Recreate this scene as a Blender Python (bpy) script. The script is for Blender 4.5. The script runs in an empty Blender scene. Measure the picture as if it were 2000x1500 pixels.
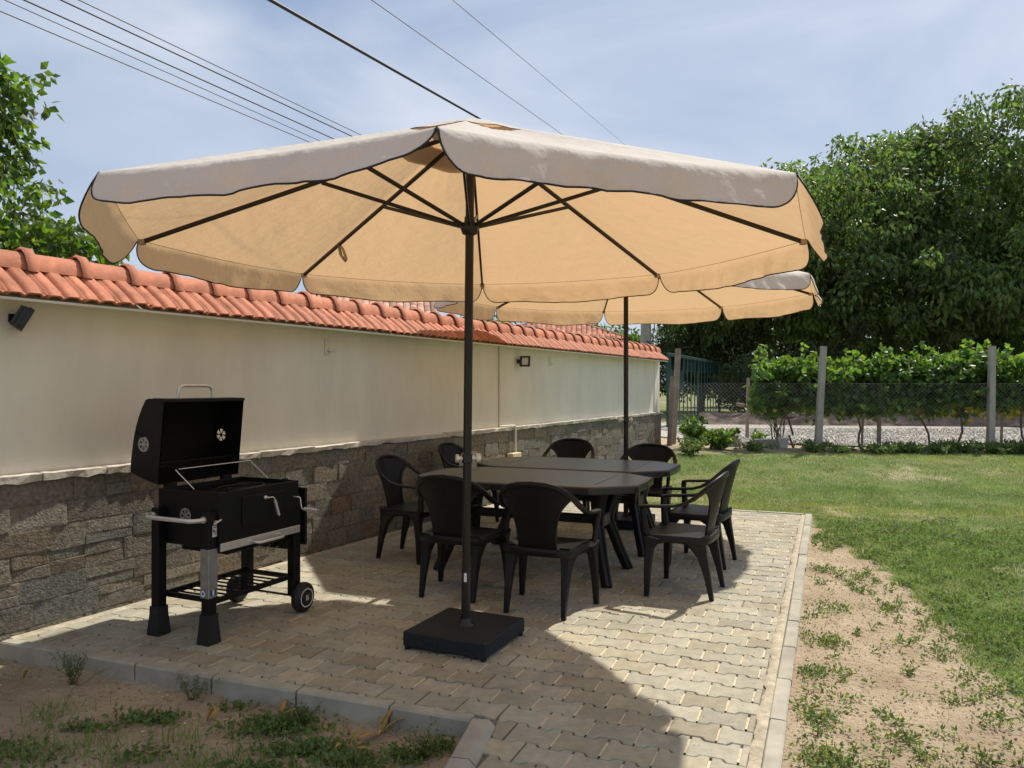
import bpy, math, random
import numpy as np
from mathutils import Vector, Matrix, noise
R = math.radians
random.seed(7)
rng = np.random.default_rng(7)
S = bpy.context.scene
COL = S.collection

# ------------------------------------------------------------------ camera, world, sun, exposure
cam_d = bpy.data.cameras.new('camera')
cam_d.sensor_width = 36; cam_d.lens = 36*1490/2000
cam_d.clip_start = .05; cam_d.clip_end = 3000
cam = bpy.data.objects.new('camera', cam_d); COL.objects.link(cam)
cam.location = (0, 0, 1.45); cam.rotation_euler = (R(90.15), 0, 0)
S.camera = cam
S.view_settings.view_transform = 'Standard'
S.view_settings.look = 'None'
S.view_settings.gamma = 1
S.view_settings.use_curve_mapping = False
S.view_settings.exposure = 0.60
SUN_AZ, SUN_EL = 43.5, 56.0          # azimuth from +Y towards +X
w = bpy.data.worlds.new('World'); S.world = w; w.use_nodes = True
nt = w.node_tree; nt.nodes.clear()
def N(t, ty, **kw):
    n = t.nodes.new(ty)
    for k, v in kw.items(): setattr(n, k, v)
    return n
out = N(nt, 'ShaderNodeOutputWorld'); bg = N(nt, 'ShaderNodeBackground')
sky = N(nt, 'ShaderNodeTexSky', sky_type='NISHITA', sun_disc=False)
sky.sun_elevation = R(SUN_EL); sky.sun_rotation = R(SUN_AZ)
sky.air_density = 1.0; sky.dust_density = 2.0; sky.ozone_density = 1.2
tc = N(nt, 'ShaderNodeTexCoord'); mp = N(nt, 'ShaderNodeMapping'); mp.inputs['Scale'].default_value = (1, 1, 2.6)
mp.inputs['Rotation'].default_value = (0, R(20), R(25))
nz = N(nt, 'ShaderNodeTexNoise'); nz.inputs['Scale'].default_value = 1.7; nz.inputs['Detail'].default_value = 6
nz.inputs['Roughness'].default_value = .5; nz.inputs['Distortion'].default_value = .6
rp = N(nt, 'ShaderNodeMapRange'); rp.inputs['From Min'].default_value = .36; rp.inputs['From Max'].default_value = .66
rp.inputs['To Min'].default_value = 0; rp.inputs['To Max'].default_value = 1.0
mx = N(nt, 'ShaderNodeMix', data_type='RGBA'); mc = N(nt, 'ShaderNodeMix', data_type='RGBA')
mc.inputs['A'].default_value = (2.0, 2.7, 3.9, 1); mc.inputs['B'].default_value = (4.5, 4.85, 5.5, 1); mx.inputs['Factor'].default_value = .85
nt.links.new(mc.outputs['Result'], mx.inputs['B'])
nt.links.new(tc.outputs['Generated'], mp.inputs['Vector']); nt.links.new(mp.outputs[0], nz.inputs['Vector'])
nt.links.new(nz.outputs['Fac'], rp.inputs['Value']); nt.links.new(rp.outputs[0], mc.inputs['Factor'])
nt.links.new(sky.outputs[0], mx.inputs['A']); nt.links.new(mx.outputs['Result'], bg.inputs['Color'])
bg.inputs['Strength'].default_value = .105
nt.links.new(bg.outputs[0], out.inputs['Surface'])
sd = bpy.data.lights.new('sun', 'SUN'); sd.energy = 3.6; sd.angle = R(1.0); sd.color = (1, .94, .84)
sun = bpy.data.objects.new('sun', sd); COL.objects.link(sun)
sv = Vector((math.sin(R(SUN_AZ))*math.cos(R(SUN_EL)), math.cos(R(SUN_AZ))*math.cos(R(SUN_EL)), math.sin(R(SUN_EL))))
sun.rotation_euler = sv.to_track_quat('Z', 'Y').to_euler(); sun.location = (5, 5, 20)

# ------------------------------------------------------------------ materials
def srgb(r, g, b):
    f = lambda c: (c/255/12.92 if c/255 <= .04045 else ((c/255+.055)/1.055)**2.4)
    return (f(r), f(g), f(b), 1)
def mat(name, col, rough=.6, metal=0, var=.15, vscale=8, bump=.0, bscale=40, tint=None, spec=.5, trans=0, tcol=None,
        col2=None, detail=5, bdist=.01, random_tint=0, coords='Object', big=None):
    m = bpy.data.materials.new(name); m.use_nodes = True; t = m.node_tree; t.nodes.clear()
    o = N(t, 'ShaderNodeOutputMaterial'); b = N(t, 'ShaderNodeBsdfPrincipled')
    b.inputs['Roughness'].default_value = rough; b.inputs['Metallic'].default_value = metal
    b.inputs['Specular IOR Level'].default_value = spec
    c = N(t, 'ShaderNodeTexCoord'); n = N(t, 'ShaderNodeTexNoise')
    n.inputs['Scale'].default_value = vscale; n.inputs['Detail'].default_value = detail; n.inputs['Roughness'].default_value = .6
    t.links.new(c.outputs[coords], n.inputs['Vector'])
    mr = N(t, 'ShaderNodeMapRange'); mr.inputs['From Min'].default_value = .28; mr.inputs['From Max'].default_value = .72
    t.links.new(n.outputs['Fac'], mr.inputs['Value'])
    m1 = N(t, 'ShaderNodeMix', data_type='RGBA')
    c1 = tuple(x*(1-var) for x in col[:3])+(1,); c2 = tuple(min(1, x*(1+var)) for x in (col2 or col)[:3])+(1,)
    m1.inputs['A'].default_value = c1; m1.inputs['B'].default_value = c2
    t.links.new(mr.outputs[0], m1.inputs['Factor']); res = m1.outputs['Result']
    if big:      # broad staining: (scale, amount, z stretch)
        gm = N(t, 'ShaderNodeNewGeometry'); mpb = N(t, 'ShaderNodeMapping'); mpb.inputs['Scale'].default_value = (1, 1, big[2])
        nb = N(t, 'ShaderNodeTexNoise'); nb.inputs['Scale'].default_value = big[0]; nb.inputs['Detail'].default_value = 7; nb.inputs['Roughness'].default_value = .62
        t.links.new(gm.outputs['Position'], mpb.inputs[0]); t.links.new(mpb.outputs[0], nb.inputs['Vector'])
        mb_ = N(t, 'ShaderNodeMapRange'); mb_.inputs['From Min'].default_value = .32; mb_.inputs['From Max'].default_value = .68
        mb_.inputs['To Min'].default_value = 1-big[1]; mb_.inputs['To Max'].default_value = 1+big[1]*.5; t.links.new(nb.outputs['Fac'], mb_.inputs['Value'])
        hb = N(t, 'ShaderNodeHueSaturation'); t.links.new(mb_.outputs[0], hb.inputs['Value']); t.links.new(res, hb.inputs['Color']); res = hb.outputs['Color']
    if tint:
        a = N(t, 'ShaderNodeAttribute', attribute_name='tint'); mm = N(t, 'ShaderNodeMix', data_type='RGBA', blend_type='MULTIPLY')
        mm.inputs['Factor'].default_value = 1; t.links.new(res, mm.inputs['A']); t.links.new(a.outputs['Color'], mm.inputs['B']); res = mm.outputs['Result']
    if random_tint:
        oi = N(t, 'ShaderNodeObjectInfo'); mr2 = N(t, 'ShaderNodeMapRange')
        mr2.inputs['To Min'].default_value = 1-random_tint; mr2.inputs['To Max'].default_value = 1+random_tint
        t.links.new(oi.outputs['Random'], mr2.inputs['Value'])
        hs = N(t, 'ShaderNodeHueSaturation'); t.links.new(mr2.outputs[0], hs.inputs['Value']); t.links.new(res, hs.inputs['Color']); res = hs.outputs['Color']
    t.links.new(res, b.inputs['Base Color'])
    if bump:
        n2 = N(t, 'ShaderNodeTexNoise'); n2.inputs['Scale'].default_value = bscale; n2.inputs['Detail'].default_value = 4
        t.links.new(c.outputs[coords], n2.inputs['Vector'])
        bp = N(t, 'ShaderNodeBump'); bp.inputs['Strength'].default_value = bump; bp.inputs['Distance'].default_value = bdist
        t.links.new(n2.outputs['Fac'], bp.inputs['Height']); t.links.new(bp.outputs[0], b.inputs['Normal'])
    fin = b.outputs[0]
    if trans:
        tr = N(t, 'ShaderNodeBsdfTranslucent'); ms = N(t, 'ShaderNodeMixShader'); ms.inputs[0].default_value = trans
        if tcol:
            if tint:
                mm2 = N(t, 'ShaderNodeMix', data_type='RGBA', blend_type='MULTIPLY'); mm2.inputs['Factor'].default_value = 1
                mm2.inputs['A'].default_value = tcol; t.links.new(a.outputs['Color'], mm2.inputs['B']); t.links.new(mm2.outputs['Result'], tr.inputs['Color'])
            else: tr.inputs['Color'].default_value = tcol
        else: t.links.new(res, tr.inputs['Color'])
        if bump: t.links.new(bp.outputs[0], tr.inputs['Normal'])
        t.links.new(b.outputs[0], ms.inputs[1]); t.links.new(tr.outputs[0], ms.inputs[2]); fin = ms.outputs[0]
    t.links.new(fin, o.inputs['Surface'])
    return m
M = {}
M['fabric'] = mat('beige_canvas', (.80, .745, .67, 1), .85, var=.05, vscale=3, bump=.6, bscale=9, bdist=.03, trans=.40, tcol=(.72, .445, .225, 1), spec=.2)
M['fabric2'] = mat('beige_canvas_double', (.48, .40, .31, 1), .85, var=.05, vscale=3, bump=.2, bscale=14, bdist=.02, trans=.3, tcol=(.62, .46, .28, 1), spec=.2)
M['piping'] = mat('dark_piping', (.012, .011, .014, 1), .7)
M['pole'] = mat('bronze_black_metal', (.016, .013, .010, 1), .38, metal=.3, var=.2)
M['pole2'] = mat('black_metal', (.008, .008, .008, 1), .4, var=.2)
M['base'] = mat('dark_granite', (.014, .016, .019, 1), .7, spec=.3, var=.35, vscale=60, bump=.1, bscale=120)
M['steel'] = mat('brushed_steel', (.66, .65, .62, 1), .33, metal=.6, var=.08, vscale=30)
M['steel_dull'] = mat('dull_galvanised', (.36, .36, .36, 1), .45, metal=.85, var=.2, vscale=25)
M['black'] = mat('matt_black_enamel', (.0045, .005, .0052, 1), .5, var=.15, spec=.24, vscale=20, bump=.03, bscale=200)
M['black_in'] = mat('inner_black_enamel', (.005, .005, .005, 1), .6, var=.1, spec=.2)
M['rubber'] = mat('black_rubber', (.008, .008, .008, 1), .65)
M['white'] = mat('white_print', (.7, .7, .68, 1), .5, var=.05)
M['blue'] = mat('blue_print', (.03, .07, .2, 1), .5)
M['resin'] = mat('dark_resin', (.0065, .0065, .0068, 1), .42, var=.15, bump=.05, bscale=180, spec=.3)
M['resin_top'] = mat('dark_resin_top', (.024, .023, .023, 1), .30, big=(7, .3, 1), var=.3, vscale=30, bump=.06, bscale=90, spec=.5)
M['plaster'] = mat('cream_plaster', (.76, .715, .60, 1), .9, var=.05, vscale=1.6, bump=.25, bscale=22, spec=.2, bdist=.006, big=(2.6, .08, .3))
M['pipe'] = mat('white_plastic', (.66, .63, .56, 1), .5, var=.05)
M['cream'] = mat('cream_plastic', (.62, .52, .33, 1), .5, var=.05)
M['terra'] = mat('terracotta', (.47, .172, .092, 1), .75, var=.25, vscale=9, bump=.3, bscale=60, big=(9, .20, 1), random_tint=.15, spec=.3)
M['kerb'] = mat('kerb_concrete', (.37, .345, .28, 1), .9, var=.16, vscale=7, bump=.25, bscale=120, spec=.2, random_tint=.06, bdist=.004, big=(4, .18, 1))
M['paver'] = mat('paver_concrete', (.365, .34, .262, 1), .88, var=.17, vscale=17, bump=.35, bscale=150, tint=True, spec=.25, bdist=.004, detail=9, big=(2.3, .17, 1))
M['sand'] = mat('joint_sand', (.55, .46, .32, 1), .95, var=.2, vscale=30, bump=.5, bscale=150, bdist=.004)
M['mortar'] = mat('sandy_mortar', (.40, .35, .255, 1), .95, var=.35, vscale=16, bump=.9, bscale=90, bdist=.006)
M['stone'] = mat('split_stone', (.72, .72, .70, 1), .85, var=.55, vscale=38, bump=.9, bscale=75, tint=True, spec=.3, detail=10, bdist=.008)
M['cap'] = mat('cap_stone', (.50, .46, .38, 1), .8, var=.25, vscale=9, bump=.5, bscale=30, spec=.3, random_tint=.12)
M['wallmortar'] = mat('grey_brown_mortar', (.19, .165, .12, 1), .95, var=.3, vscale=20, bump=.5, bscale=60)
M['shaded_bed'] = mat('shaded_joint_bed', (.20, .17, .125, 1), .95, var=.3, vscale=30, bump=.5, bscale=150, bdist=.004)  # joint sand darkened, shadow in the wavy joints put into the colour
M['bark'] = mat('bark', (.13, .105, .08, 1), .9, var=.4, vscale=9, bump=.8, bscale=20, bdist=.03)
M['concrete'] = mat('weathered_concrete', (.34, .32, .28, 1), .9, var=.2, vscale=6, bump=.3, bscale=50)
M['wood'] = mat('weathered_wood', (.26, .205, .155, 1), .85, var=.3, vscale=7, bump=.4, bscale=30)
M['wire'] = mat('galvanised_wire', (.30, .30, .29, 1), .5, metal=.4)
M['cable'] = mat('black_cable', (.01, .01, .012, 1), .5)
M['cablegrey'] = mat('grey_cable', (.12, .11, .11, 1), .5)
M['green'] = mat('green_paint', (.008, .043, .034, 1), .55, var=.15)
M['gravel'] = mat('pale_gravel', (.40, .365, .31, 1), .95, var=.35, vscale=12, bump=.9, bscale=26, bdist=.04, detail=9)
M['gravelstone'] = mat('pale_gravel_stone', (.43, .395, .335, 1), .9, var=.4, vscale=9)
M['oldtile'] = mat('old_roof_tile', (.34, .15, .09, 1), .85, var=.3, vscale=2.5, bump=.2, bscale=10, tint=True)
M['brick'] = mat('old_brick', (.26, .13, .09, 1), .85, var=.25, vscale=4, random_tint=.2)
M['housewall'] = mat('grey_render', (.35, .33, .30, 1), .9, var=.1, vscale=1)
M['soilstone'] = mat('soil_pebble', (.42, .33, .24, 1), .9, var=.25, vscale=8, tint=True)
M['dryleaf'] = mat('dry_yellow_leaf', (.50, .31, .09, 1), .7, var=.25, vscale=20, trans=.3)
M['glass'] = mat('lamp_glass', (.55, .55, .52, 1), .15)
def leafmat(name, c, tc_, tr=.35, rough=.45):
    return mat(name, c, rough, var=.22, vscale=1.2, tint=True, trans=tr, tcol=tc_, spec=.4)
M['walnut'] = leafmat('walnut_leaf', (.064, .100, .028, 1), (.19, .32, .05, 1), .34)
M['darkleaf'] = leafmat('dark_leaf', (.060, .085, .032, 1), (.12, .18, .05, 1), .25)
M['vine'] = leafmat('vine_leaf', (.066, .128, .027, 1), (.20, .37, .04, 1), .33)
M['fruit'] = leafmat('fruit_tree_leaf', (.050, .105, .020, 1), (.24, .42, .03, 1), .36)
M['grass'] = leafmat('grass_blade', (.145, .225, .060, 1), (.32, .50, .11, 1), .30, .7)
M['weed'] = leafmat('weed_leaf', (.105, .165, .050, 1), (.24, .36, .07, 1), .30, .6)
# ground: soil to turf by attribute
def ground_mat():
    m = bpy.data.materials.new('soil_and_turf'); m.use_nodes = True; t = m.node_tree; t.nodes.clear()
    o = N(t, 'ShaderNodeOutputMaterial'); b = N(t, 'ShaderNodeBsdfPrincipled'); b.inputs['Roughness'].default_value = .95
    b.inputs['Specular IOR Level'].default_value = .2
    c = N(t, 'ShaderNodeTexCoord'); a = N(t, 'ShaderNodeAttribute', attribute_name='turf')
    def nz_(s, d=8):
        n = N(t, 'ShaderNodeTexNoise'); n.inputs['Scale'].default_value = s; n.inputs['Detail'].default_value = d; n.inputs['Roughness'].default_value = .65
        t.links.new(c.outputs['Object'], n.inputs['Vector']); return n
    def mixc(A, B, f):
        x = N(t, 'ShaderNodeMix', data_type='RGBA')
        for k, v in (('A', A), ('B', B)):
            if isinstance(v, tuple): x.inputs[k].default_value = v
            else: t.links.new(v, x.inputs[k])
        t.links.new(f, x.inputs['Factor']); return x.outputs['Result']
    def rmp(v, a0, a1):
        r = N(t, 'ShaderNodeMapRange'); r.inputs['From Min'].default_value = a0; r.inputs['From Max'].default_value = a1
        t.links.new(v, r.inputs['Value']); return r.outputs[0]
    s1 = mixc((.38, .29, .19, 1), (.53, .43, .295, 1), rmp(nz_(2.2).outputs['Fac'], .35, .65))
    s2 = mixc(s1, (.17, .105, .065, 1), rmp(nz_(30, 12).outputs['Fac'], .56, .70))
    s3 = mixc(s2, (.62, .52, .38, 1), rmp(nz_(70, 4).outputs['Fac'], .62, .72))
    t1 = mixc((.13, .17, .055, 1), (.27, .25, .12, 1), rmp(nz_(1.1).outputs['Fac'], .4, .68))
    fin = mixc(s3, t1, a.outputs['Fac'])
    t.links.new(fin, b.inputs['Base Color'])
    bp = N(t, 'ShaderNodeBump'); bp.inputs['Strength'].default_value = 1; bp.inputs['Distance'].default_value = .035
    t.links.new(nz_(34, 12).outputs['Fac'], bp.inputs['Height']); t.links.new(bp.outputs[0], b.inputs['Normal'])
    t.links.new(b.outputs[0], o.inputs['Surface']); return m
M['ground'] = ground_mat()
# woven backrest panel of the chairs
def weave_mat():
    m = bpy.data.materials.new('woven_resin'); m.use_nodes = True; t = m.node_tree; b = t.nodes['Principled BSDF']
    b.inputs['Base Color'].default_value = (.0058, .0058, .006, 1); b.inputs['Specular IOR Level'].default_value = .3; b.inputs['Roughness'].default_value = .45
    c = N(t, 'ShaderNodeTexCoord'); mpp = N(t, 'ShaderNodeMapping'); mpp.inputs['Rotation'].default_value = (R(90), 0, 0)
    br = N(t, 'ShaderNodeTexBrick'); br.inputs['Scale'].default_value = 1; br.inputs['Brick Width'].default_value = .022
    br.inputs['Row Height'].default_value = .011; br.inputs['Mortar Size'].default_value = .0018; br.inputs['Mortar Smooth'].default_value = .6
    br.inputs['Color1'].default_value = (1, 1, 1, 1); br.inputs['Color2'].default_value = (.6, .6, .6, 1); br.inputs['Mortar'].default_value = (0, 0, 0, 1)
    t.links.new(c.outputs['Object'], mpp.inputs[0]); t.links.new(mpp.outputs[0], br.inputs['Vector'])
    bp = N(t, 'ShaderNodeBump'); bp.inputs['Strength'].default_value = 1; bp.inputs['Distance'].default_value = .004
    t.links.new(br.outputs['Color'], bp.inputs['Height']); t.links.new(bp.outputs[0], b.inputs['Normal'])
    return m
M['weave'] = weave_mat()

# ------------------------------------------------------------------ mesh helpers
class MB:
    def __init__(s): s.v = []; s.f = []; s.m = []; s.sm = []
    def add(s, V, F, mi=0, smooth=False):
        o = len(s.v); s.v.extend([tuple(p) for p in V])
        for f in F: s.f.append(tuple(i+o for i in f)); s.m.append(mi); s.sm.append(smooth)
        return s
    def box(s, c, d, rot=None, bev=0, mi=0):
        hx, hy, hz = d[0]/2, d[1]/2, d[2]/2; c = Vector(c)
        if bev <= 0:
            V = [Vector((x*hx, y*hy, z*hz)) for x in (-1, 1) for y in (-1, 1) for z in (-1, 1)]
            F = [(0, 1, 3, 2), (4, 6, 7, 5), (0, 4, 5, 1), (2, 3, 7, 6), (0, 2, 6, 4), (1, 5, 7, 3)]
        else:
            b = min(bev, hx*.9, hy*.9, hz*.9); V = []; idx = {}
            for x in (-1, 1):
                for y in (-1, 1):
                    for z in (-1, 1):
                        for a in range(3):
                            p = [x*(hx-b), y*(hy-b), z*(hz-b)]; p[a] = (x*hx, y*hy, z*hz)[a]
                            idx[(x, y, z, a)] = len(V); V.append(Vector(p))
            F = []
            F.append([idx[(-1, y, z, 0)] for y, z in ((-1, -1), (-1, 1), (1, 1), (1, -1))]); F.append([idx[(1, y, z, 0)] for y, z in ((-1, -1), (1, -1), (1, 1), (-1, 1))])
            F.append([idx[(x, -1, z, 1)] for x, z in ((-1, -1), (1, -1), (1, 1), (-1, 1))]); F.append([idx[(x, 1, z, 1)] for x, z in ((-1, -1), (-1, 1), (1, 1), (1, -1))])
            F.append([idx[(x, y, -1, 2)] for x, y in ((-1, -1), (-1, 1), (1, 1), (1, -1))]); F.append([idx[(x, y, 1, 2)] for x, y in ((-1, -1), (1, -1), (1, 1), (-1, 1))])
            for x in (-1, 1):
                for y in (-1, 1): F.append([idx[(x, y, -1, 0)], idx[(x, y, -1, 1)], idx[(x, y, 1, 1)], idx[(x, y, 1, 0)]])
            for x in (-1, 1):
                for z in (-1, 1): F.append([idx[(x, -1, z, 0)], idx[(x, -1, z, 2)], idx[(x, 1, z, 2)], idx[(x, 1, z, 0)]])
            for y in (-1, 1):
                for z in (-1, 1): F.append([idx[(-1, y, z, 1)], idx[(-1, y, z, 2)], idx[(1, y, z, 2)], idx[(1, y, z, 1)]])
            for x in (-1, 1):
                for y in (-1, 1):
                    for z in (-1, 1): F.append([idx[(x, y, z, 0)], idx[(x, y, z, 1)], idx[(x, y, z, 2)]])
        if rot is not None: V = [rot @ p for p in V]
        return s.add([p+c for p in V], F, mi)
    def sweep(s, pts, ws, hs, wv=(1, 0, 0), n=8, p=2.0, closed=False, cap=True, mi=0, smooth=True):
        pts = [Vector(q) for q in pts]; k = len(pts); V = []; F = []
        for i, q in enumerate(pts):
            if closed: t = pts[(i+1) % k]-pts[i-1]
            else: t = pts[min(i+1, k-1)]-pts[max(i-1, 0)]
            t.normalize(); wvec = Vector(wv[i] if isinstance(wv, list) else wv)
            a = wvec - t*wvec.dot(t)
            if a.length < 1e-4: a = t.orthogonal()
            a.normalize(); b = t.cross(a)
            W = ws[i] if isinstance(ws, (list, tuple)) else ws; H = hs[i] if isinstance(hs, (list, tuple)) else hs
            for j in range(n):
                an = 2*math.pi*(j+.5)/n; ca, sa = math.cos(an), math.sin(an)
                ex = 2/p; x = abs(ca)**ex*math.copysign(1, ca); y = abs(sa)**ex*math.copysign(1, sa)
                V.append(q + a*x*W + b*y*H)
        for i in range(k if closed else k-1):
            for j in range(n):
                A = i*n+j; B = i*n+(j+1) % n; i2 = (i+1) % k
                F.append((A, B, i2*n+(j+1) % n, i2*n+j))
        s.add(V, F, mi, smooth)
        if cap and not closed:
            s.add(V[:n], [tuple(range(n))[::-1]], mi); s.add(V[-n:], [tuple(range(n))], mi)
        return s
    def tube(s, pts, r, n=8, **k): return s.sweep(pts, r, r, (0.013, .02, 1) if abs((Vector(pts[-1])-Vector(pts[0])).normalized().z) < .9 else (1, .02, 0), n=n, **k)
    def lathe(s, prof, n=20, c=(0, 0, 0), axis='Z', mi=0, smooth=True):
        V = []; F = []; k = len(prof)
        for r, z in prof:
            for j in range(n):
                a = 2*math.pi*j/n; p = (r*math.cos(a), r*math.sin(a), z)
                if axis == 'Y': p = (p[0], -p[2], p[1])
                elif axis == 'X': p = (p[2], p[0], p[1])
                V.append(Vector(p)+Vector(c))
        for i in range(k-1):
            for j in range(n): F.append((i*n+j, i*n+(j+1) % n, (i+1)*n+(j+1) % n, (i+1)*n+j))
        s.add(V, F, mi, smooth)
        s.add(V[:n], [tuple(range(n))[::-1]], mi); s.add(V[-n:], [tuple(range(n))], mi); return s
    def grid(s, P, mi=0, smooth=True, flip=False):
        h = len(P); wd = len(P[0]); V = [p for r_ in P for p in r_]; F = []
        for i in range(h-1):
            for j in range(wd-1):
                q = (i*wd+j, i*wd+j+1, (i+1)*wd+j+1, (i+1)*wd+j); F.append(q[::-1] if flip else q)
        return s.add(V, F, mi, smooth)
    def shell(s, P, th, mi=0):       # closed thin solid from a grid of points
        h = len(P); wd = len(P[0]); P = [[Vector(p) for p in r_] for r_ in P]; Q = []
        for i in range(h):
            row = []
            for j in range(wd):
                du = P[i][min(j+1, wd-1)]-P[i][max(j-1, 0)]; dv = P[min(i+1, h-1)][j]-P[max(i-1, 0)][j]
                nn = du.cross(dv); nn = nn.normalized() if nn.length > 1e-9 else Vector((0, 0, 1)); row.append(P[i][j]+nn*th)
            Q.append(row)
        s.grid(P, mi, True, True); s.grid(Q, mi, True)
        for A, B in ((P[0], Q[0]), (Q[-1], P[-1]), ([r_[0] for r_ in Q], [r_[0] for r_ in P]), ([r_[-1] for r_ in P], [r_[-1] for r_ in Q])): s.grid([A, B], mi, False)
        return s
    def prism(s, poly, z0, z1, mi=0):
        n = len(poly); V = [(x, y, z0) for x, y in poly]+[(x, y, z1) for x, y in poly]
        F = [tuple(range(n))[::-1], tuple(range(n, 2*n))]+[(i, (i+1) % n, n+(i+1) % n, n+i) for i in range(n)]
        return s.add(V, F, mi)
    def me(s, name, mats, tint=None):
        me = bpy.data.meshes.new(name); me.from_pydata(s.v, [], s.f)
        for m_ in (mats if isinstance(mats, (list, tuple)) else [mats]): me.materials.append(m_)
        me.polygons.foreach_set('material_index', s.m); me.polygons.foreach_set('use_smooth', s.sm)
        if tint is not None:
            a = me.attributes.new('tint', 'FLOAT_COLOR', 'POINT'); t = np.asarray(tint, dtype=np.float32)
            if t.ndim == 1: t = np.tile(t, (len(s.v), 1))
            a.data.foreach_set('color', np.hstack([t, np.ones((len(t), 1), np.float32)]).ravel())
        me.update(); return me
    def ob(s, name, mats, parent=None, tint=None, **props): return link(name, s.me(name, mats, tint), parent, **props)
def link(name, me, parent=None, loc=None, rot=None, **props):
    o = bpy.data.objects.new(name, me); COL.objects.link(o)
    if parent is not None: o.parent = parent
    if loc is not None: o.location = loc
    if rot is not None: o.rotation_euler = rot
    for k, v in props.items():
        if v is not None: o[k] = v
    return o
def thing(name, loc, label, category, rotz=0, group=None):
    return link(name, None, None, loc, (0, 0, rotz), label=label, category=category, group=group)
def copy_tree(o, parent=None):
    c = o.copy(); COL.objects.link(c)
    if parent is not None: c.parent = parent
    for ch in [x for x in KIDS.get(o.name, [])]: copy_tree(ch, c)
    return c
KIDS = {}
def index_kids():
    KIDS.clear()
    for o in COL.objects:
        if o.parent: KIDS.setdefault(o.parent.name, []).append(o)
def fast_mesh(name, V, quads, material, tint=None, smooth=False, loops=4):
    me = bpy.data.meshes.new(name); nq = len(quads)
    me.vertices.add(len(V)); me.vertices.foreach_set('co', np.asarray(V, np.float32).ravel())
    me.loops.add(nq*loops); me.loops.foreach_set('vertex_index', np.asarray(quads, np.int32).ravel())
    me.polygons.add(nq); me.polygons.foreach_set('loop_start', np.arange(nq, dtype=np.int32)*loops)
    me.polygons.foreach_set('use_smooth', np.full(nq, smooth))
    me.materials.append(material)
    if tint is not None:
        a = me.attributes.new('tint', 'FLOAT_COLOR', 'POINT')
        a.data.foreach_set('color', np.hstack([tint, np.ones((len(tint), 1))]).astype(np.float32).ravel())
    me.update(calc_edges=True); return me
def smooth01(x): x = np.clip(x, 0, 1); return x*x*(3-2*x)

# ------------------------------------------------------------------ frames and terrain
A0 = R(22.5); U = np.array((math.cos(A0), -math.sin(A0))); Vv = np.array((math.sin(A0), math.cos(A0)))
def uv(u, v, z=0): return (u*U[0]+v*Vv[0], u*U[1]+v*Vv[1], z)
FK0 = np.array((-2.95, 4.331)); FK1 = np.array((-.166, 3.293)); FKd = (FK1-FK0)/np.linalg.norm(FK1-FK0); FKn = np.array((-FKd[1], FKd[0]))  # front kerb line, normal into patio
PKd = np.array((math.sin(R(11)), math.cos(R(11)))); PK0 = np.array((-.166, 3.30)); PKn = np.array((PKd[1], -PKd[0]))          # path kerb line, normal into path
U_R, V_F = -.166, 9.254
WA = R(28.2); WD = np.array((math.sin(WA), math.cos(WA))); WN = np.array((math.cos(WA), -math.sin(WA))); W0 = np.array((-2.92, 4.35))
def wl(s, o, z): p = W0+WD*s+WN*o; return (p[0], p[1], z)
W_LEN = 12.55; W_START = -3.2
def noise2(x, y, seed=0):     # cheap smooth noise
    v = 0
    for k, (a, b, c) in enumerate(((1.3, .7, .1), (-.9, 1.9, 2.3), (2.7, 1.1, 4.1), (-3.1, 3.7, 1.7), (5.9, -4.3, .9), (8.1, 7.3, 3.3))):
        v = v+np.sin(a*x+b*y+c+seed*1.7+1.3*np.sin(.7*b*x-.8*a*y+seed))/(1+.55*k)
    return v/2.6
SOIL = ((-5, 1.2), (2.9, 2.10), (3.4, 2.28), (4.07, 2.40), (4.7, 2.62), (5.26, 2.78), (5.9, 2.80), (6.4, 2.96), (7.0, 3.0), (7.7, 3.06), (8.6, 3.3), (8.7, 0))
SY, SX = [a for a, b in SOIL], [b for a, b in SOIL]
def side_left(x, y):          # 1 in the lower soil bed in front of the patio
    a = (x-FK0[0])*FKn[0]+(y-FK0[1])*FKn[1]; b = (x-PK0[0])*PKn[0]+(y-PK0[1])*PKn[1]
    return smooth01((.055-a)/.05)*smooth01((.07-b)/.05)
def gz(x, y):
    x = np.asarray(x, float); y = np.asarray(y, float)
    v = x*Vv[0]+y*Vv[1]
    z = -.028+.012*noise2(x*1.5, y*1.5)+.006*noise2(x*7, y*7, 3)
    z = np.where(x > 0, z+.006, z)
    z = z+.27*smooth01((v-9.6)/5.5)
    L = side_left(x, y)
    z = z*(1-L)+L*(-.090+.014*noise2(x*2.5, y*2.5, 1)+.009*noise2(x*9, y*9, 2))
    return z
def turf(x, y):
    u = x*U[0]+y*U[1]; v = x*Vv[0]+y*Vv[1]
    bx = np.interp(y, SY, SX)
    j = .10*noise2(x*5, y*5, 5)+.05*noise2(x*15, y*15, 6)
    t = smooth01((x+j-bx)/.12)*np.where(u > U_R, 1, 0)
    t = np.maximum(t, np.where(v > V_F, 1., 0.))
    bare = smooth01((noise2(x*1.1, y*1.3, 8)-.42)/.3)*.55
    t = t*(1-bare)
    fence = smooth01((y-(np.where(x > 5.2, 13.42, 14.3)+.12*noise2(x*3, y*3)))/.3)
    fz = np.where(x > 2.6, fence, 0)
    return t*(1-fz*(1-smooth01((y-24.5)/1.5)))
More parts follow.
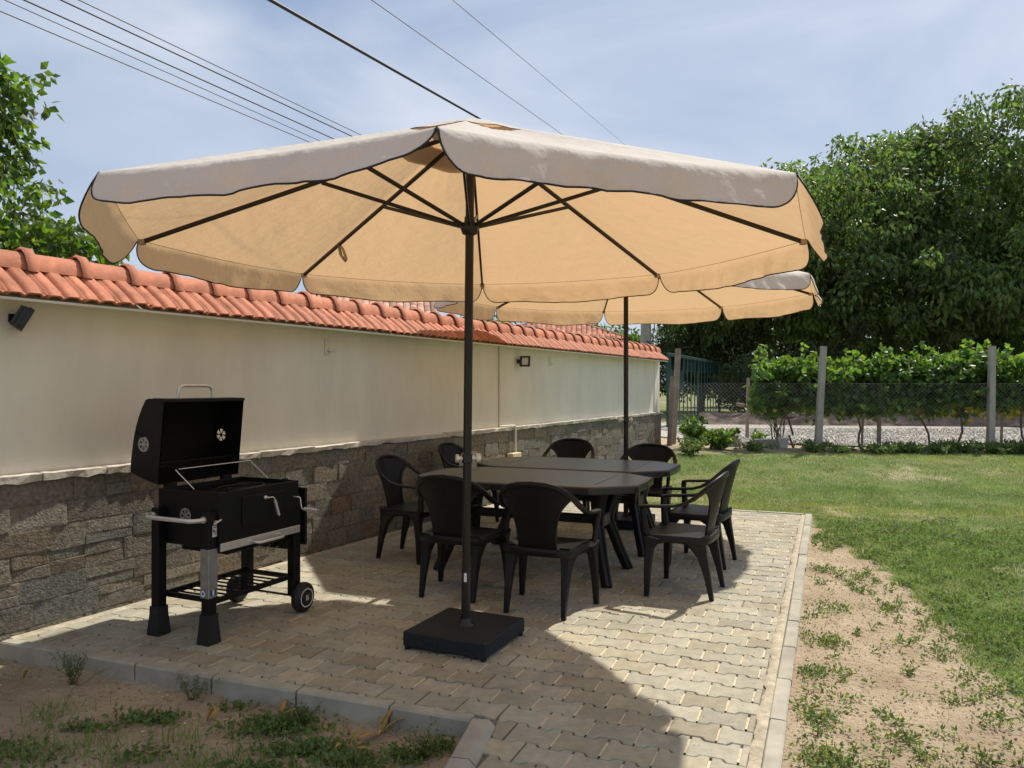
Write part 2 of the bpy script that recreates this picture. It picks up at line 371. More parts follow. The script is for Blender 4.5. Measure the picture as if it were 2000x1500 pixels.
def ground():
    def axis(a, b, st, lo, hi):
        m = np.arange(a, b+1e-6, st); out_ = [m]
        q = b; s_ = st; r_ = []
        while q < hi: s_ *= 1.35; q += s_; r_.append(q)
        q = a; s_ = st; l_ = []
        while q > lo: s_ *= 1.35; q -= s_; l_.append(q)
        return np.concatenate([np.array(l_[::-1]), m, np.array(r_)])
    xs = axis(-4, 8.5, .05, -600, 600); ys = axis(1.5, 10, .05, -300, 1500)
    X, Y = np.meshgrid(xs, ys); Z = gz(X, Y); h, w_ = X.shape
    Vt = np.stack([X, Y, Z], -1).reshape(-1, 3); i = np.arange((h-1)*(w_-1)); r_ = i//(w_-1); c = i % (w_-1); a = r_*w_+c
    me = fast_mesh('ground', Vt, np.stack([a, a+1, a+w_+1, a+w_], 1), M['ground'], smooth=True)
    at = me.attributes.new('turf', 'FLOAT', 'POINT'); at.data.foreach_set('value', (turf(X, Y)).astype(np.float32).ravel())
    link('ground', me, kind='structure')
ground()

# ------------------------------------------------------------------ paving
def clip(poly, p0, n):          # keep side where (p-p0).n >= 0
    o = []; k = len(poly)
    for i in range(k):
        a, b = poly[i], poly[(i+1) % k]; da = (a[0]-p0[0])*n[0]+(a[1]-p0[1])*n[1]; db = (b[0]-p0[0])*n[0]+(b[1]-p0[1])*n[1]
        if da >= 0: o.append(a)
        if (da >= 0) != (db >= 0): t = da/(da-db); o.append((a[0]+(b[0]-a[0])*t, a[1]+(b[1]-a[1])*t))
    return o
def area(p): return .5*sum(p[i][0]*p[(i+1) % len(p)][1]-p[(i+1) % len(p)][0]*p[i][1] for i in range(len(p)))
def paving():
    patio = link('patio', None, kind='structure')
    L, Wd, am = .2035, .1545, .0125
    x = [-L/2, -L*.31, -L*.22, L*.22, L*.31, L/2]; off = [am, am, -am, -am, am, am]
    g1, g2 = .0042, .0018       # half gaps: straight ends, wavy sides
    half = [(min(max(a, -L/2+g1), L/2-g1), Wd/2-g2+b) for a, b in zip(x, off)]
    base = [(a, -b) for a, b in half]+[(a, b) for a, b in half[::-1]]
    pieces = []; js = []
    for r_ in range(4, 62):
        vc = r_*Wd+.03
        for k in range(-26, 1):
            uc = k*L+(r_ % 2)*L/2-.22
            c = uv(uc, vc)
            if c[1] < 1.2 or vc > V_F+.1 or uc > U_R: continue
            du, dv = rng.normal(0, .0008, 2)
            poly = [(uv(uc+a+du, vc+b+dv))[:2] for a, b in base]
            poly = clip(poly, uv(U_R-.125, 0)[:2], -U)
            if poly: poly = clip(poly, uv(0, V_F-.09)[:2], -Vv)
            if poly: poly = clip(poly, W0+WN*.07, WN)
            if poly:
                b = (c[0]-PK0[0])*PKn[0]+(c[1]-PK0[1])*PKn[1]; a = (c[0]-FK0[0])*FKn[0]+(c[1]-FK0[1])*FKn[1]
                if b > .05:
                    if a < .25: poly = clip(poly, PK0+PKn*.10, PKn)
                elif a > -.06: poly = clip(poly, FK0+FKn*.065, FKn)
                else: continue
            if len(poly) < 3 or area(poly) < .0012: continue
            if uc+L/2 < U_R-.135:
                if rng.random() > .05 and ((c[0]-FK0[0])*FKn[0]+(c[1]-FK0[1])*FKn[1] > .17 or (c[0]-PK0[0])*PKn[0]+(c[1]-PK0[1])*PKn[1] > .2) and ((c[0]-W0[0])*WN[0]+(c[1]-W0[1])*WN[1] > .2): js.append([uv(uc+L/2+sx_*(.0054), vc+sy_*.063, -.0028)  for sy_ in (-1, 1) for sx_ in (-1, 1)])
            pieces.append((c, poly))
    pieces.sort(key=lambda q: q[0][0]**2+q[0][1]**2)
    def piece(mb, poly):
        n = len(poly); P = [Vector((p[0], p[1])) for p in poly]; zt = float(rng.normal(0, .0010)); tx, ty = rng.normal(0, .007, 2)
        cx = sum(p[0] for p in poly)/n; cy = sum(p[1] for p in poly)/n; inn = []
        for i in range(n):
            e1 = (P[i]-P[i-1]); e2 = (P[(i+1) % n]-P[i])
            n1 = Vector((-e1.y, e1.x)).normalized() if e1.length > 1e-6 else Vector((0, 0)); n2 = Vector((-e2.y, e2.x)).normalized() if e2.length > 1e-6 else n1
            m_ = n1+n2; m_ = m_/max(.5, m_.length_squared/2) if m_.length > 1e-6 else n1
            inn.append(P[i]+m_*.0032)
        zz = lambda p: zt+(p[0]-cx)*tx+(p[1]-cy)*ty
        V = [(p.x, p.y, -.04) for p in P]+[(p.x, p.y, zz(p)-.0034) for p in P]+[(p.x, p.y, zz(p)) for p in inn]
        F = [tuple(range(2*n, 3*n))]
        for i in range(n):
            j = (i+1) % n; F += [(i, j, n+j, n+i), (n+i, n+j, 2*n+j, 2*n+i)]
        mb.add(V, F)
        k = rng.random()
        t = np.array((1, 1, 1.))*rng.normal(1, .065)
        if k < .16: t *= (.88, .85, .80)
        elif k < .30: t *= (.95, .96, .97)
        elif k < .40: t *= (1.03, .99, .92)
        return [list(np.clip(t, .4, 1.4))]*(3*n)
    rest = MB(); rt = []
    for i, (c, poly) in enumerate(pieces):
        if i < 298:
            mb = MB(); t = piece(mb, poly); mb.ob('paver', M['paver'], patio, t)
        else: rt += piece(rest, poly)
    rest.ob('far_pavers', M['paver'], patio, rt, kind='stuff')
    # bed of joint sand, its darker colour carries the shade of the wavy gaps
    bed = MB(); a = uv(U_R-.03, .9)[:2]; b = uv(U_R-.03, V_F-.02)[:2]
    kk = 3.7; c_ = uv(U_R-.03-kk-.0, V_F-.02)[:2]
    d = tuple(FK0+FKn*.02+FKd*(-.1)); e = tuple(FK0+FKn*.02+FKd*2.97)
    f = tuple(PK0+PKn*.03-PKd*2.2)
    bed.add([(p[0], p[1], -.012) for p in (a, b, tuple((W0+WD*6.36)+WN*.0), tuple(W0+WN*.0), d, e, f)], [tuple(range(7))])
    bed.ob('joint_bed', M['shaded_bed'], patio)
    sj = MB()
    for q in js: sj.add(q, [(0, 1, 3, 2)])
    sj.ob('joint_sand', M['sand'], patio, kind='stuff')
    # mortar strips: by the right kerb and the wall foot
    mb = MB()
    for (p, q, wdt, nn) in ((uv(U_R-.072, 1.0), uv(U_R-.072, V_F-.09), .052, -U), (wl(.05, .0, 0), wl(6.28, .0, 0), .075, WN)):
        p = np.array(p[:2]); q = np.array(q[:2]); n_ = 160; rows = []
        for i in range(n_+1):
            b_ = p+(q-p)*i/n_; ww = wdt*(1+.28*noise2(i*.5, 1.0)+.12*noise2(i*2.1, 4.0)); row = []
            for t_, z_ in ((0, .002), (.3, .006), (.7, .004), (1, -.004)):
                pp = b_+nn*ww*t_; row.append((pp[0], pp[1], z_+.0016*float(noise2(i*1.3, t_*9))))
            rows.append(row)
        mb.grid(rows, 0, True, flip=(nn[0] < 0) == False)
    mb.ob('mortar_strip', M['mortar'], patio)
    def kerb(p, d, nin, L0, L1, wdt, z1, z0, cham=0):
        s_ = L0
        while s_ < L1-.02:
            e_ = min(s_+.495, L1); g = .003; jz = float(rng.normal(0, .0015)); jo = float(rng.normal(0, .002))
            prof = [(0+jo, z0), (0+jo, z1-.008), (.008+jo, z1), (wdt-.006+jo, z1), (wdt+jo, z1-.006), (wdt+jo, z0)]
            if cham: prof = [(0, z0), (0, z1-.006), (.006, z1), (wdt, z1), (wdt+cham, .004), (wdt+cham, z0)]
            V = []
            for a_ in (s_+g, e_-g):
                for o_, z_ in prof: q = p+d*a_+nin*o_; V.append((q[0], q[1], z_+(jz if z_ > 0 or z_ == z1 else 0)))
            n = len(prof); F = [tuple(range(n)), tuple(range(n, 2*n))[::-1]]+[(i, n+i, n+(i+1) % n, (i+1) % n) for i in range(n)]
            MB().add(V, F).ob('kerb_stone', M['kerb'], patio); s_ += .5
    kerb(FK0, FKd, FKn, .06, 2.955, .066, .006, -.3)
    kerb(PK0-PKd*2.4, PKd, PKn, 0.02, 2.37, .075, .030, -.3, .028)
    kerb(np.array(uv(U_R, 1.0)[:2]), Vv, -U, 0, V_F-1.0, .070, .007, -.2)
    kerb(np.array(uv(U_R-.09, V_F)[:2]), -U, -Vv, 0, 3.55, .08, .006, -.2)
paving()

# ------------------------------------------------------------------ garden wall
def garden_wall():
    wall = thing('garden_wall', (0, 0, 0), 'long cream plastered garden wall on a stone clad base, capped with red clay tiles', 'garden wall')
    def slab(s0, s1, o0, o1, z0, z1):
        V = [wl(s_, o_, z_) for s_ in (s0, s1) for o_ in (o0, o1) for z_ in (z0, z1)]
        return V, [(0, 1, 3, 2), (4, 6, 7, 5), (0, 4, 5, 1), (2, 3, 7, 6), (0, 2, 6, 4), (1, 5, 7, 3)]
    m = MB(); m.add(*slab(W_START, W_LEN-.02, -.25, -.045, .88, 2.045)); m.ob('plaster', M['plaster'], wall)
    m = MB(); m.add(*slab(W_LEN-.32, W_LEN, -.262, -.030, .885, 2.02)); m.ob('end_pillar', M['plaster'], wall)
    m = MB(); m.add(*slab(W_START, W_LEN-.01, -.25, -.012, -.4, .885)); m.ob('wall_core', M['wallmortar'], wall)
    # stones
    zs = [-.12, .02, .17, .305, .455, .60, .745, .882]
    pal = [(.27, .235, .18), (.25, .22, .17), (.27, .235, .175), (.235, .22, .175), (.28, .25, .195), (.255, .23, .18), (.275, .22, .155), (.225, .22, .185), (.26, .235, .185)]
    st = []
    for r_ in range(7):
        s_ = W_START+rng.random()*.2
        while s_ < W_LEN:
            l = float(rng.choice((.17, .22, .27, .33, .40, .46), p=(.08, .2, .26, .22, .16, .08)))
            e = min(s_+l, W_LEN)
            dz0 = 0; z0, z1 = zs[r_], zs[r_+1]
            if rng.random() < .16 and r_ > 0:
                zm = z0+(z1-z0)*rng.uniform(.4, .6); st += [(s_, e, z0, zm), (s_, e, zm, z1)]
            else: st.append((s_, e, z0, z1))
            s_ = e
    st.sort(key=lambda q: abs(q[0]-1.5) if q[0] > 1.5 else (1.5-q[0])*3.2 if q[0] < -.4 else (1.5-q[0])*.5)
    def stone(mb, s0, s1, z0, z1):
        g = .0009; s0 += g; s1 -= g; z0 += g; z1 -= g; n = 5; k = 4; P = []; dep = float(rng.uniform(-.003, .004)); sd_ = rng.uniform(0, 99)
        tl, tz = rng.normal(0, .03, 2)
        for i in range(k):
            row = []
            for j in range(n):
                a = s0+(s1-s0)*(0, .06, .5, .94, 1)[j]; b = z0+(z1-z0)*(0, .08, .92, 1)[i]
                ed = (j in (0, n-1)) or (i in (0, k-1))
                o = dep-.002+.005*float(noise2(a*17+sd_, b*19))+(a-(s0+s1)/2)*tl+(b-(z0+z1)/2)*tz
                row.append(wl(a+(.002*math.sin(b*40+sd_) if ed else 0), o-(.0015 if ed else 0), b))
            P.append(row)
        mb.grid(P, 0, False)
        bk = [wl(s0, -.018, z0), wl(s1, -.018, z0), wl(s1, -.018, z1), wl(s0, -.018, z1)]
        Tn = [P[0][0], P[0][-1], P[-1][-1], P[-1][0]]
        mb.grid([bk[:2], [P[0][0], P[0][-1]]], 0, False); mb.add([bk[1], bk[2], P[-1][-1], P[-2][-1], P[1][-1], P[0][-1]], [(0, 1, 2, 3, 4, 5)])
        mb.add([bk[0], bk[3], P[-1][0], P[-2][0], P[1][0], P[0][0]], [(5, 4, 3, 2, 1, 0)]); mb.add([P[-1][0], P[-1][-1], bk[2], bk[3]], [(0, 1, 2, 3)])
        c = np.array(pal[rng.integers(len(pal))])*rng.uniform(.88, 1.18)
        if rng.random() < .03: c = np.array((.29, .21, .14))*rng.uniform(.7, 1.1)
        if z0 < .1: c = c*.9
        return list(c*1.02)
    restm = MB(); rt = []
    for i, q in enumerate(st):
        if i < 298:
            mb = MB(); t = stone(mb, *q); mb.ob('stone', M['stone'], wall, [t]*len(mb.v))
        else:
            n0 = len(restm.v); t = stone(restm, *q); rt += [t]*(len(restm.v)-n0)
    restm.ob('far_stones', M['stone'], wall, rt, kind='stuff')
    # cap slabs
    s_ = W_START
    while s_ < W_LEN+.02:
        l = rng.uniform(.38, .62); e = min(s_+l, W_LEN+.03); o1 = .028+rng.uniform(-.006, .012); z1 = .925+rng.uniform(-.003, .005); n = 6; P = []
        top = [wl(s_+.003+(e-s_-.006)*i/n, o1+rng.normal(0, .004), z1+rng.normal(0, .0015)) for i in range(n+1)]
        bot = [wl(s_+.003+(e-s_-.006)*i/n, o1-.006+rng.normal(0, .004), .886+rng.normal(0, .004)) for i in range(n+1)]
        bk = [wl(s_+.003+(e-s_-.006)*i/n, -.06, z1+.006) for i in range(n+1)]; bkb = [wl(s_+.003+(e-s_-.006)*i/n, -.06, .884) for i in range(n+1)]
        MB().grid([bkb, bot, top, bk], 0, False).add([bkb[0], bot[0], top[0], bk[0]], [(3, 2, 1, 0)]).add([bkb[-1], bot[-1], top[-1], bk[-1]], [(0, 1, 2, 3)]).ob('cap_slab', M['cap'], wall)
        s_ = e
    # roof tiles: local x along wall, y down the slope, z out
    tw, tl = .2255, .315; n = 27
    def prof(x):
        x = x/tw; h = 0
        for c, w_, hh in ((.20, .17, .024), (.66, .19, .026)):
            d = abs(x-c)
            if d < w_: h = max(h, hh*min(1, math.cos(d/w_*math.pi/2)*1.5)**.8)
        return h+(.014 if x > .95 else 0)-(.006 if x < .02 else 0)
    def tile(jit):
        mb = MB(); P = []
        for yy, k in ((0, .9), (tl*.5, .97), (tl*.8, 1), (tl, .62)):
            P.append([(tw*(i/(n-1))*1.012, yy+jit*math.sin(i), prof(tw*i/(n-1))*k+(.0 if yy < tl else -.003)) for i in range(n)])
        mb.shell([r_[::-1] for r_ in P[::-1]], .013); return mb.me('roof_tile', M['terra'])
    tms = [tile(0), tile(.0012), tile(-.0012)]
    ex = Vector((WD[0], WD[1], 0))
    def slope_mat(s_, o_, z_, side, ang):
        ey = Vector((WN[0]*side*math.cos(ang), WN[1]*side*math.cos(ang), -math.sin(ang)))
        x_ = ex if side > 0 else -ex
        ez = x_.cross(ey)
        if ez.z < 0: ez = -ez
        m_ = Matrix((x_, ey, ez)).transposed().to_4x4(); m_.translation = Vector(wl(s_, o_, z_)); return m_
    ang = R(35); k = 0; s_ = W_START
    back = MB(); bproto = tms[0]
    bv = [v.co.copy() for v in bproto.vertices]; bf = [tuple(p.vertices) for p in bproto.polygons]
    while s_ < W_LEN-.05:
        o = link('roof_tile', tms[k % 3], wall)
        mm = slope_mat(s_, -.115, 2.142, 1, ang+float(rng.normal(0, .004)))
        mm.translation += Vector((0, 0, float(rng.normal(0, .002)))); o.matrix_local = mm @ Matrix.Rotation(-.024+float(rng.normal(0, .008)), 4, 'Y')
        mb2 = slope_mat(s_+tw, -.145, 2.142, -1, ang); back.add([mb2 @ v for v in bv], bf, 0, True)
        s_ += tw; k += 1
    back.ob('rear_roof_tiles', M['terra'], wall, kind='stuff')
    # ridge tiles
    mb = MB(); prof_r = [(-1, -.32), (-.93, .1), (-.68, .62), (-.34, .92), (0, 1), (.34, .92), (.68, .62), (.93, .1), (1, -.32)]
    rw, rh, rl = .085, .085, .338
    P = []
    for x_, k_ in ((-.014, 1.26), (.004, 1.40), (.046, 1.36), (.062, 1.08), (.072, 1.0), (.36, 1.02)):
        P.append([(x_, a*rw*k_, b*rh*k_) for a, b in prof_r])
    mb.shell(P, .011); rme = mb.me('ridge_tile', M['terra'])
    s_ = W_START
    while s_ < W_LEN-.15:
        o = link('ridge_tile', rme, wall); mm = Matrix(((WD[0], -WD[1], 0), (WD[1], WD[0], 0), (0, 0, 1))).to_4x4()
        mm = mm @ Matrix.Rotation(float(rng.normal(0, .006)), 4, 'Y'); mm.translation = Vector(wl(s_, -.13, 2.165+float(rng.normal(0, .0015)))); o.matrix_local = mm; s_ += rl
    # soffit mortar under the tiles
    m = MB(); V = [wl(s_, o_, z_) for s_ in (W_START, W_LEN-.0) for (o_, z_) in ((-.29, 2.01), (.02, 2.005), (.138, 1.935), (.140, 1.949), (-.29, 2.05))]
    m.add(V, [(0, 1, 2, 3, 4)[::-1], (5, 6, 7, 8, 9), (0, 5, 6, 1), (1, 6, 7, 2), (2, 7, 8, 3), (3, 8, 9, 4), (4, 9, 5, 0)]); m.ob('soffit', M['plaster'], wall)
garden_wall()
def s_at(px, o=0.):   # along-wall distance of a picture column, for placing wall fittings
    m = (px-1000)/1490; c = WN @ W0+o; t = c/(WN[0]*m+WN[1]); p = np.array((m*t, t)); return float((p-W0) @ WD)
def wall_fittings():
    rz = math.atan2(WD[1], WD[0])
    # conduit
    s0 = s_at(976, -.03); s1 = s_at(1006, .03)
    t = thing('cable_conduit', wl(s0, 0, 0), 'white plastic conduit running down the plastered wall and over the stone base', 'conduit')
    o0 = Vector(wl(s0, 0, 0)); rel = lambda *a: tuple(Vector(wl(*a))-o0)
    MB().tube([rel(s0, -.032, 1.99), rel(s0, -.032, .935)], .014, n=10).ob('upper_pipe', M['pipe'], t)
    MB().tube([rel(s1, .036, .92), rel(s1, .036, .60)], .014, n=10).ob('lower_pipe', M['pipe'], t)
    MB().tube([rel(s0, -.034, .942), rel(s0+.03, .0, .944), rel(s1-.03, .036, .944), rel(s1, .036, .93)], .012, n=8).ob('bend', M['pipe'], t)
    rot = Matrix.Rotation(rz, 3, 'Z')
    s2 = s_at(1003, .05)
    MB().box((0, 0, 0), (.24, .09, .12), rot, .008).ob('junction_box', M['cream'], None, label='cream junction box at the foot of the conduit against the stone base', category='junction box').location = wl(s2, .06, .54)
    for px, zz, lab in ((640, 1.80, 'small white wall bracket under the tiles between the grill and the near parasol pole'), (1075, 1.80, 'small white wall bracket under the tiles right of the square floodlight')):
        s_ = s_at(px, -.03); b = thing('wall_bracket', wl(s_, -.045, zz), lab, 'bracket', rz, 'white brackets under the wall tiles')
        MB().box((0, -.008, .0), (.055, .016, .14), None, .003).ob('plate', M['pipe'], b); MB().box((.03, -.03, -.03), (.07, .03, .02), None, .003).ob('hook', M['pipe'], b)
    # floodlights
    for px, zz, lab, yaw, pitch in ((42, 1.845, 'black floodlight tilted sideways under the tiles at the left end of the wall', R(62), R(28)), (1024, 1.775, 'square black floodlight with pale glass beside the white conduit', R(-38), R(5))):
        s_ = s_at(px, .05); f = thing('floodlight', wl(s_, -.045, zz), lab, 'floodlight', rz, 'floodlights on the garden wall')
        MB().box((0, -.006, 0), (.05, .012, .05), None, .002).tube([(0, -.012, 0), (0, -.05, -.01)], .008).ob('wall_plate', M['pole2'], f)
        h = MB(); rt = Matrix.Rotation(yaw, 3, 'Z') @ Matrix.Rotation(pitch, 3, 'X'); c = Vector((0, -.095, 0))
        W_, H_ = .14, .14
        h.box(c, (W_*.92, .035, H_*.92), rt, .005)
        for a, b, d1, d2 in ((0, .5, W_, .022), (0, -.5, W_, .022), (.5, 0, .022, H_-.024), (-.5, 0, .022, H_-.024)):
            h.box(c+rt @ Vector((a*(W_-.022), -.022, b*(H_-.022))), (d1, .03, d2), rt, .002)
        for q in range(5): h.box(c+rt @ Vector((-.05+q*.025, .025, 0)), (.004, .02, .12), rt)
        h.ob('housing', M['pole2'], f)
        MB().box(c+rt @ Vector((0, -.021, 0)), (.10, .004, .10), rt).ob('glass', M['glass'], f)
wall_fittings()

# ------------------------------------------------------------------ parasols
def parasol(loc, rim, apex, Rr, rot0, tilts, label, seed, base_rot, dt=None, lean=(0, 0), crank_z=1.04, crank_rot=0):
    t = thing('parasol', loc, label, 'parasol', 0, 'beige parasols over the dining tables')
    rs = np.random.default_rng(seed)
    br = Matrix.Rotation(base_rot, 3, 'Z')
    MB().box((0, 0, .058), (.51, .51, .082), br, .007).ob('base_plate', M['base'], t)
    for a in (-1, 1):
        for b in (-1, 1): MB().lathe([(.014, 0), (.016, .008), (.016, .018)], 10, br @ Vector((a*.235, b*.235, 0))).ob('base_foot', M['rubber'], t)
    lx, ly = lean
    P = lambda z, dx=0, dy=0: (lx*z+dx, ly*z+dy, z)
    MB().lathe([(.055, .097), (.055, .103), (.036, .110), (.033, .14)], 20).ob('collar', M['pole2'], t)
    MB().tube([P(.10), P(.42)], .0265, n=18).ob('lower_tube', M['pole2'], t)
    MB().tube([P(.38), P(1.5)], .0245, n=18).tube([P(1.5), P(apex-.02)], .0245, n=18).tube([P(.43), P(.445)], .028, n=18).ob('pole', M['pole'], t)
    lb = MB(); lb.add([(.0272*math.cos(a), .0272*math.sin(a), z) for z in (.345, .395) for a in [R(x) for x in (-105, -90, -75, -60)]], [(0, 1, 5, 4), (1, 2, 6, 5), (2, 3, 7, 6)], 0, True).ob('label', M['white'], t)
    # crank
    cr = MB(); cz = crank_z; d = Vector((math.cos(crank_rot), math.sin(crank_rot), 0)); c = Vector(P(cz))
    MB().box(c+Vector((0, 0, .0)), (.056, .056, .07), None, .012).ob('crank_housing', M['pole2'], t)
    MB().tube([c+d*.026, c+d*.05], .015, n=12).tube([c+d*.05, c+d*.075], .027, n=10).ob('crank_knob', M['steel'], t)
    MB().tube([c-d*.026, c-d*.05], .012, n=12).tube([c-d*.05, c-d*.066], .024, n=10).ob('crank_knob', M['steel'], t)
    # hub and runner
    zr = rim+.075
    MB().lathe([(.030, zr-.05), (.042, zr-.045), (.055, zr-.01), (.055, zr+.012), (.032, zr+.02), (.03, zr+.05)], 20, (lx*zr, ly*zr, 0)).ob('runner', M['pole2'], t)
    za = apex-.075
    MB().lathe([(.03, za-.03), (.055, za-.025), (.055, za+.01), (.03, za+.02)], 20, (lx*za, ly*za, 0)).ob('top_hub', M['pole2'], t)
    C = Vector(P(rim)); ap = Vector(P(apex))
    ang = [rot0+k*math.pi/4 for k in range(8)]
    tip = [Vector((C.x+(Rr+(dt or {}).get(k, 0))*math.sin(a), C.y+(Rr+(dt or {}).get(k, 0))*math.cos(a), rim)) for k, a in enumerate(ang)]
    rr = (apex-rim)
    for k in range(8):
        a = ang[k]; dr = Vector((math.sin(a), math.cos(a), 0)); s_ = Vector((math.cos(a), -math.sin(a), 0))
        p0 = ap+dr*.05+Vector((0, 0, -.075)); p1 = tip[k]+dr*-.03+Vector((0, 0, -.012))
        MB().sweep([p0, p0.lerp(p1, .5), p1], .0085, .0125, s_, n=8, p=5).ob('rib', M['pole'], t)
        m_ = p0.lerp(p1, .44)
        MB().sweep([Vector(P(zr))+dr*.05, m_+Vector((0, 0, -.012))], .007, .011, s_, n=8, p=5).ob('strut', M['pole'], t)
        MB().box(p1+Vector((0, 0, -.004))+dr*.01, (.035, .035, .03), Matrix.Rotation(-a, 3, 'Z'), .004).ob('rib_pocket', M['fabric2'], t)
    # canopy: one sheet with a vent opening, hung between the ribs
    def sheet(r0, r1, lift, nr, ns, sag):
        G = []
        for i in range(nr+1):
            fr = r0+(r1-r0)*i/nr; row = []
            for k in range(8):
                for j in range(ns):
                    f = j/ns; q0 = ap.lerp(tip[k], fr); q1 = ap.lerp(tip[(k+1) % 8], fr); q = q0.lerp(q1, f)
                    arc = 4*f*(1-f); q = q+Vector((0, 0, -sag*arc*fr*(1.15-fr)*2+lift))
                    q.z += arc*min(1, (1-fr)*7)*(.007*math.sin(q.x*9+q.y*5+seed)*fr+.0035*math.sin(q.x*31-q.y*23+seed+2*math.sin(q.y*7))+.0022*math.sin(f*38+5*math.sin(fr*6+k)))
                    row.append(q)
            row.append(row[0]); G.append(row)
        return G
    MB().grid(sheet(.15, 1.0, .0, 20, 20, .055)).ob('canopy', M['fabric'], t)
    G = sheet(.0, .225, .013, 6, 8, .0)
    for i, row in enumerate(G):
        for j in range(len(row)): row[j] = row[j]+Vector((0, 0, -.016*(i/6)**3+.004*math.sin(j*1.1+seed)*(i/6)**2))
    MB().grid(G).ob('vent_cap', M['fabric'], t)
    vp = [q for q in G[-1][:-1]]
    MB().sweep(vp, .002, .002, (0, 0, 1), n=5, closed=True).ob('vent_cap_piping', M['piping'], t)
    # reinforcing band below the vent
    MB().grid(sheet(.15, .235, -.008, 2, 8, .055)).ob('vent_band', M['fabric2'], t)
    # rim seam
    for k in range(8):
        a, b = tip[k], tip[(k+1) % 8]; mid = (ang[k]+math.pi/8); nout = Vector((math.sin(mid), math.cos(mid), 0)); e = (b-a); el = e.length
        pts = [a.lerp(b, j/10)+Vector((0, 0, -.0105*4*(j/10)*(1-j/10)*0-.004)) for j in range(11)]
        tl_, L_, r0, r1, wob = tilts[k]
        n1, n2 = 54, 9; Gd = []; edge = []
        for i in range(n2+1):
            row = []
            for j in range(n1+1):
                s_ = .004+.992*(.5-.5*math.cos(math.pi*j/n1)*1) if True else 0
                f0 = min(1, s_/r0); f1 = min(1, (1-s_)/r1)
                Ls = L_*(1-(1-f0)**2.4)**.45*(1-(1-f1)**2.4)**.45*(1+.06*math.sin(s_*9+seed+k)); Ls = max(Ls, .004)
                tt = i/n2; arc = 4*s_*(1-s_)
                th = R(tl_)+R(wob)*math.sin(s_*6.3*1.3+k+seed)*tt+R(wob*.6)*math.sin(s_*23+2*k+seed)*tt
                base = a.lerp(b, s_)+Vector((0, 0, -.055*arc*.15*2))
                th0 = R(62); kk = .34; i1 = kk*(1-(1-min(1, tt/kk))**2)/2 if tt < kk else kk/2+0
                a_ = tt-i1*1.0; bl = i1      # the cloth rolls over the rim before it hangs
                q = base+nout*Ls*(a_*math.sin(th)+bl*math.sin(th0))+Vector((0, 0, -Ls*(a_*math.cos(th)+bl*math.cos(th0))))
                wr = noise.noise(Vector((q.x*5, q.y*5, q.z*3+seed)))*.022+abs(noise.noise(Vector((q.x*13+q.z*16, q.y*13, q.z*9+seed))))*.016
                q = q+nout*wr*tt*min(1, arc*2.5)*(.1 if tl_ > 21 else 1)+nout*arc*tt*(.25 if tl_ > 21 else 1)*(.010*math.sin(s_*27+k+3*math.sin(s_*5+seed))+.006*math.sin(s_*61+k*2+seed+4*tt))
                row.append(q)
            Gd.append(row)
        vo = MB().grid(Gd).ob('valance', M['fabric'], t)
        edge = Gd[-1]; MB().sweep([a+Vector((0, 0, -.001))]+edge+[b+Vector((0, 0, -.001))], .0036, .0036, (0, .1, 1), n=6).ob('piping', M['piping'], vo)
        MB().sweep([q-nout*.004+Vector((0, 0, -.006)) for q in Gd[0]], .0014, .0014, (0, 0, 1), n=4).ob('seam', M['pole'], vo)
    return t, tip, ap
# valance per side k (between rib k and k+1, clockwise from straight ahead): tilt out, depth, rounding at start / end, wobble
T1 = [(10, .17, .08, .07, 4), (14, .17, .08, .08, 3), (26, .19, .2, .16, 1.5), (10, .165, .13, .07, 4), (20, .165, .30, .10, 5), (22, .20, .2, .2, 1.5), (12, .165, .12, .06, 4), (8, .165, .07, .07, 4)]
par1, tips1, ap1 = parasol((-.264, 4.33, 0), 2.283, 2.962, 1.88, 0, T1, 'large beige parasol nearest the camera, its pole on a square black base', 3, R(-25), dt={5: .05, 3: .03, 2: .035, 7: -.03}, lean=(.010, 0), crank_rot=R(15))
T2 = [(8, .19, .07, .07, 3)]*2+[(16, .19, .12, .1, 5), (14, .17, .10, .07, 4), (12, .17, .1, .08, 4), (14, .19, .1, .1, 5), (8, .19, .07, .07, 3), (6, .19, .07, .07, 3)]
par2, tips2, ap2 = parasol((1.185, 7.93, 0), 2.42, 3.05, 1.94, R(0), T2, 'farther beige parasol standing behind the tables at the wall side of the lawn', 8, R(-22), lean=(0, 0), crank_z=1.10, crank_rot=R(190))
# closing strap of the near parasol
st_ = MB(); q = Vector(ap1).lerp(tips1[7], .74)-Vector((-.264, 4.33, 0))*0
pts = [q+Vector((0, 0, -.015)), q+Vector((.035, -.01, -.06)), q+Vector((.06, -.02, -.13)), q+Vector((.055, -.02, -.15)), q+Vector((.02, -.01, -.10)), q+Vector((.004, 0, -.03))]
st_.sweep(pts, .013, .0015, (1, 1, 0), n=6, p=4).ob('closing_strap', M['fabric2'], par1)

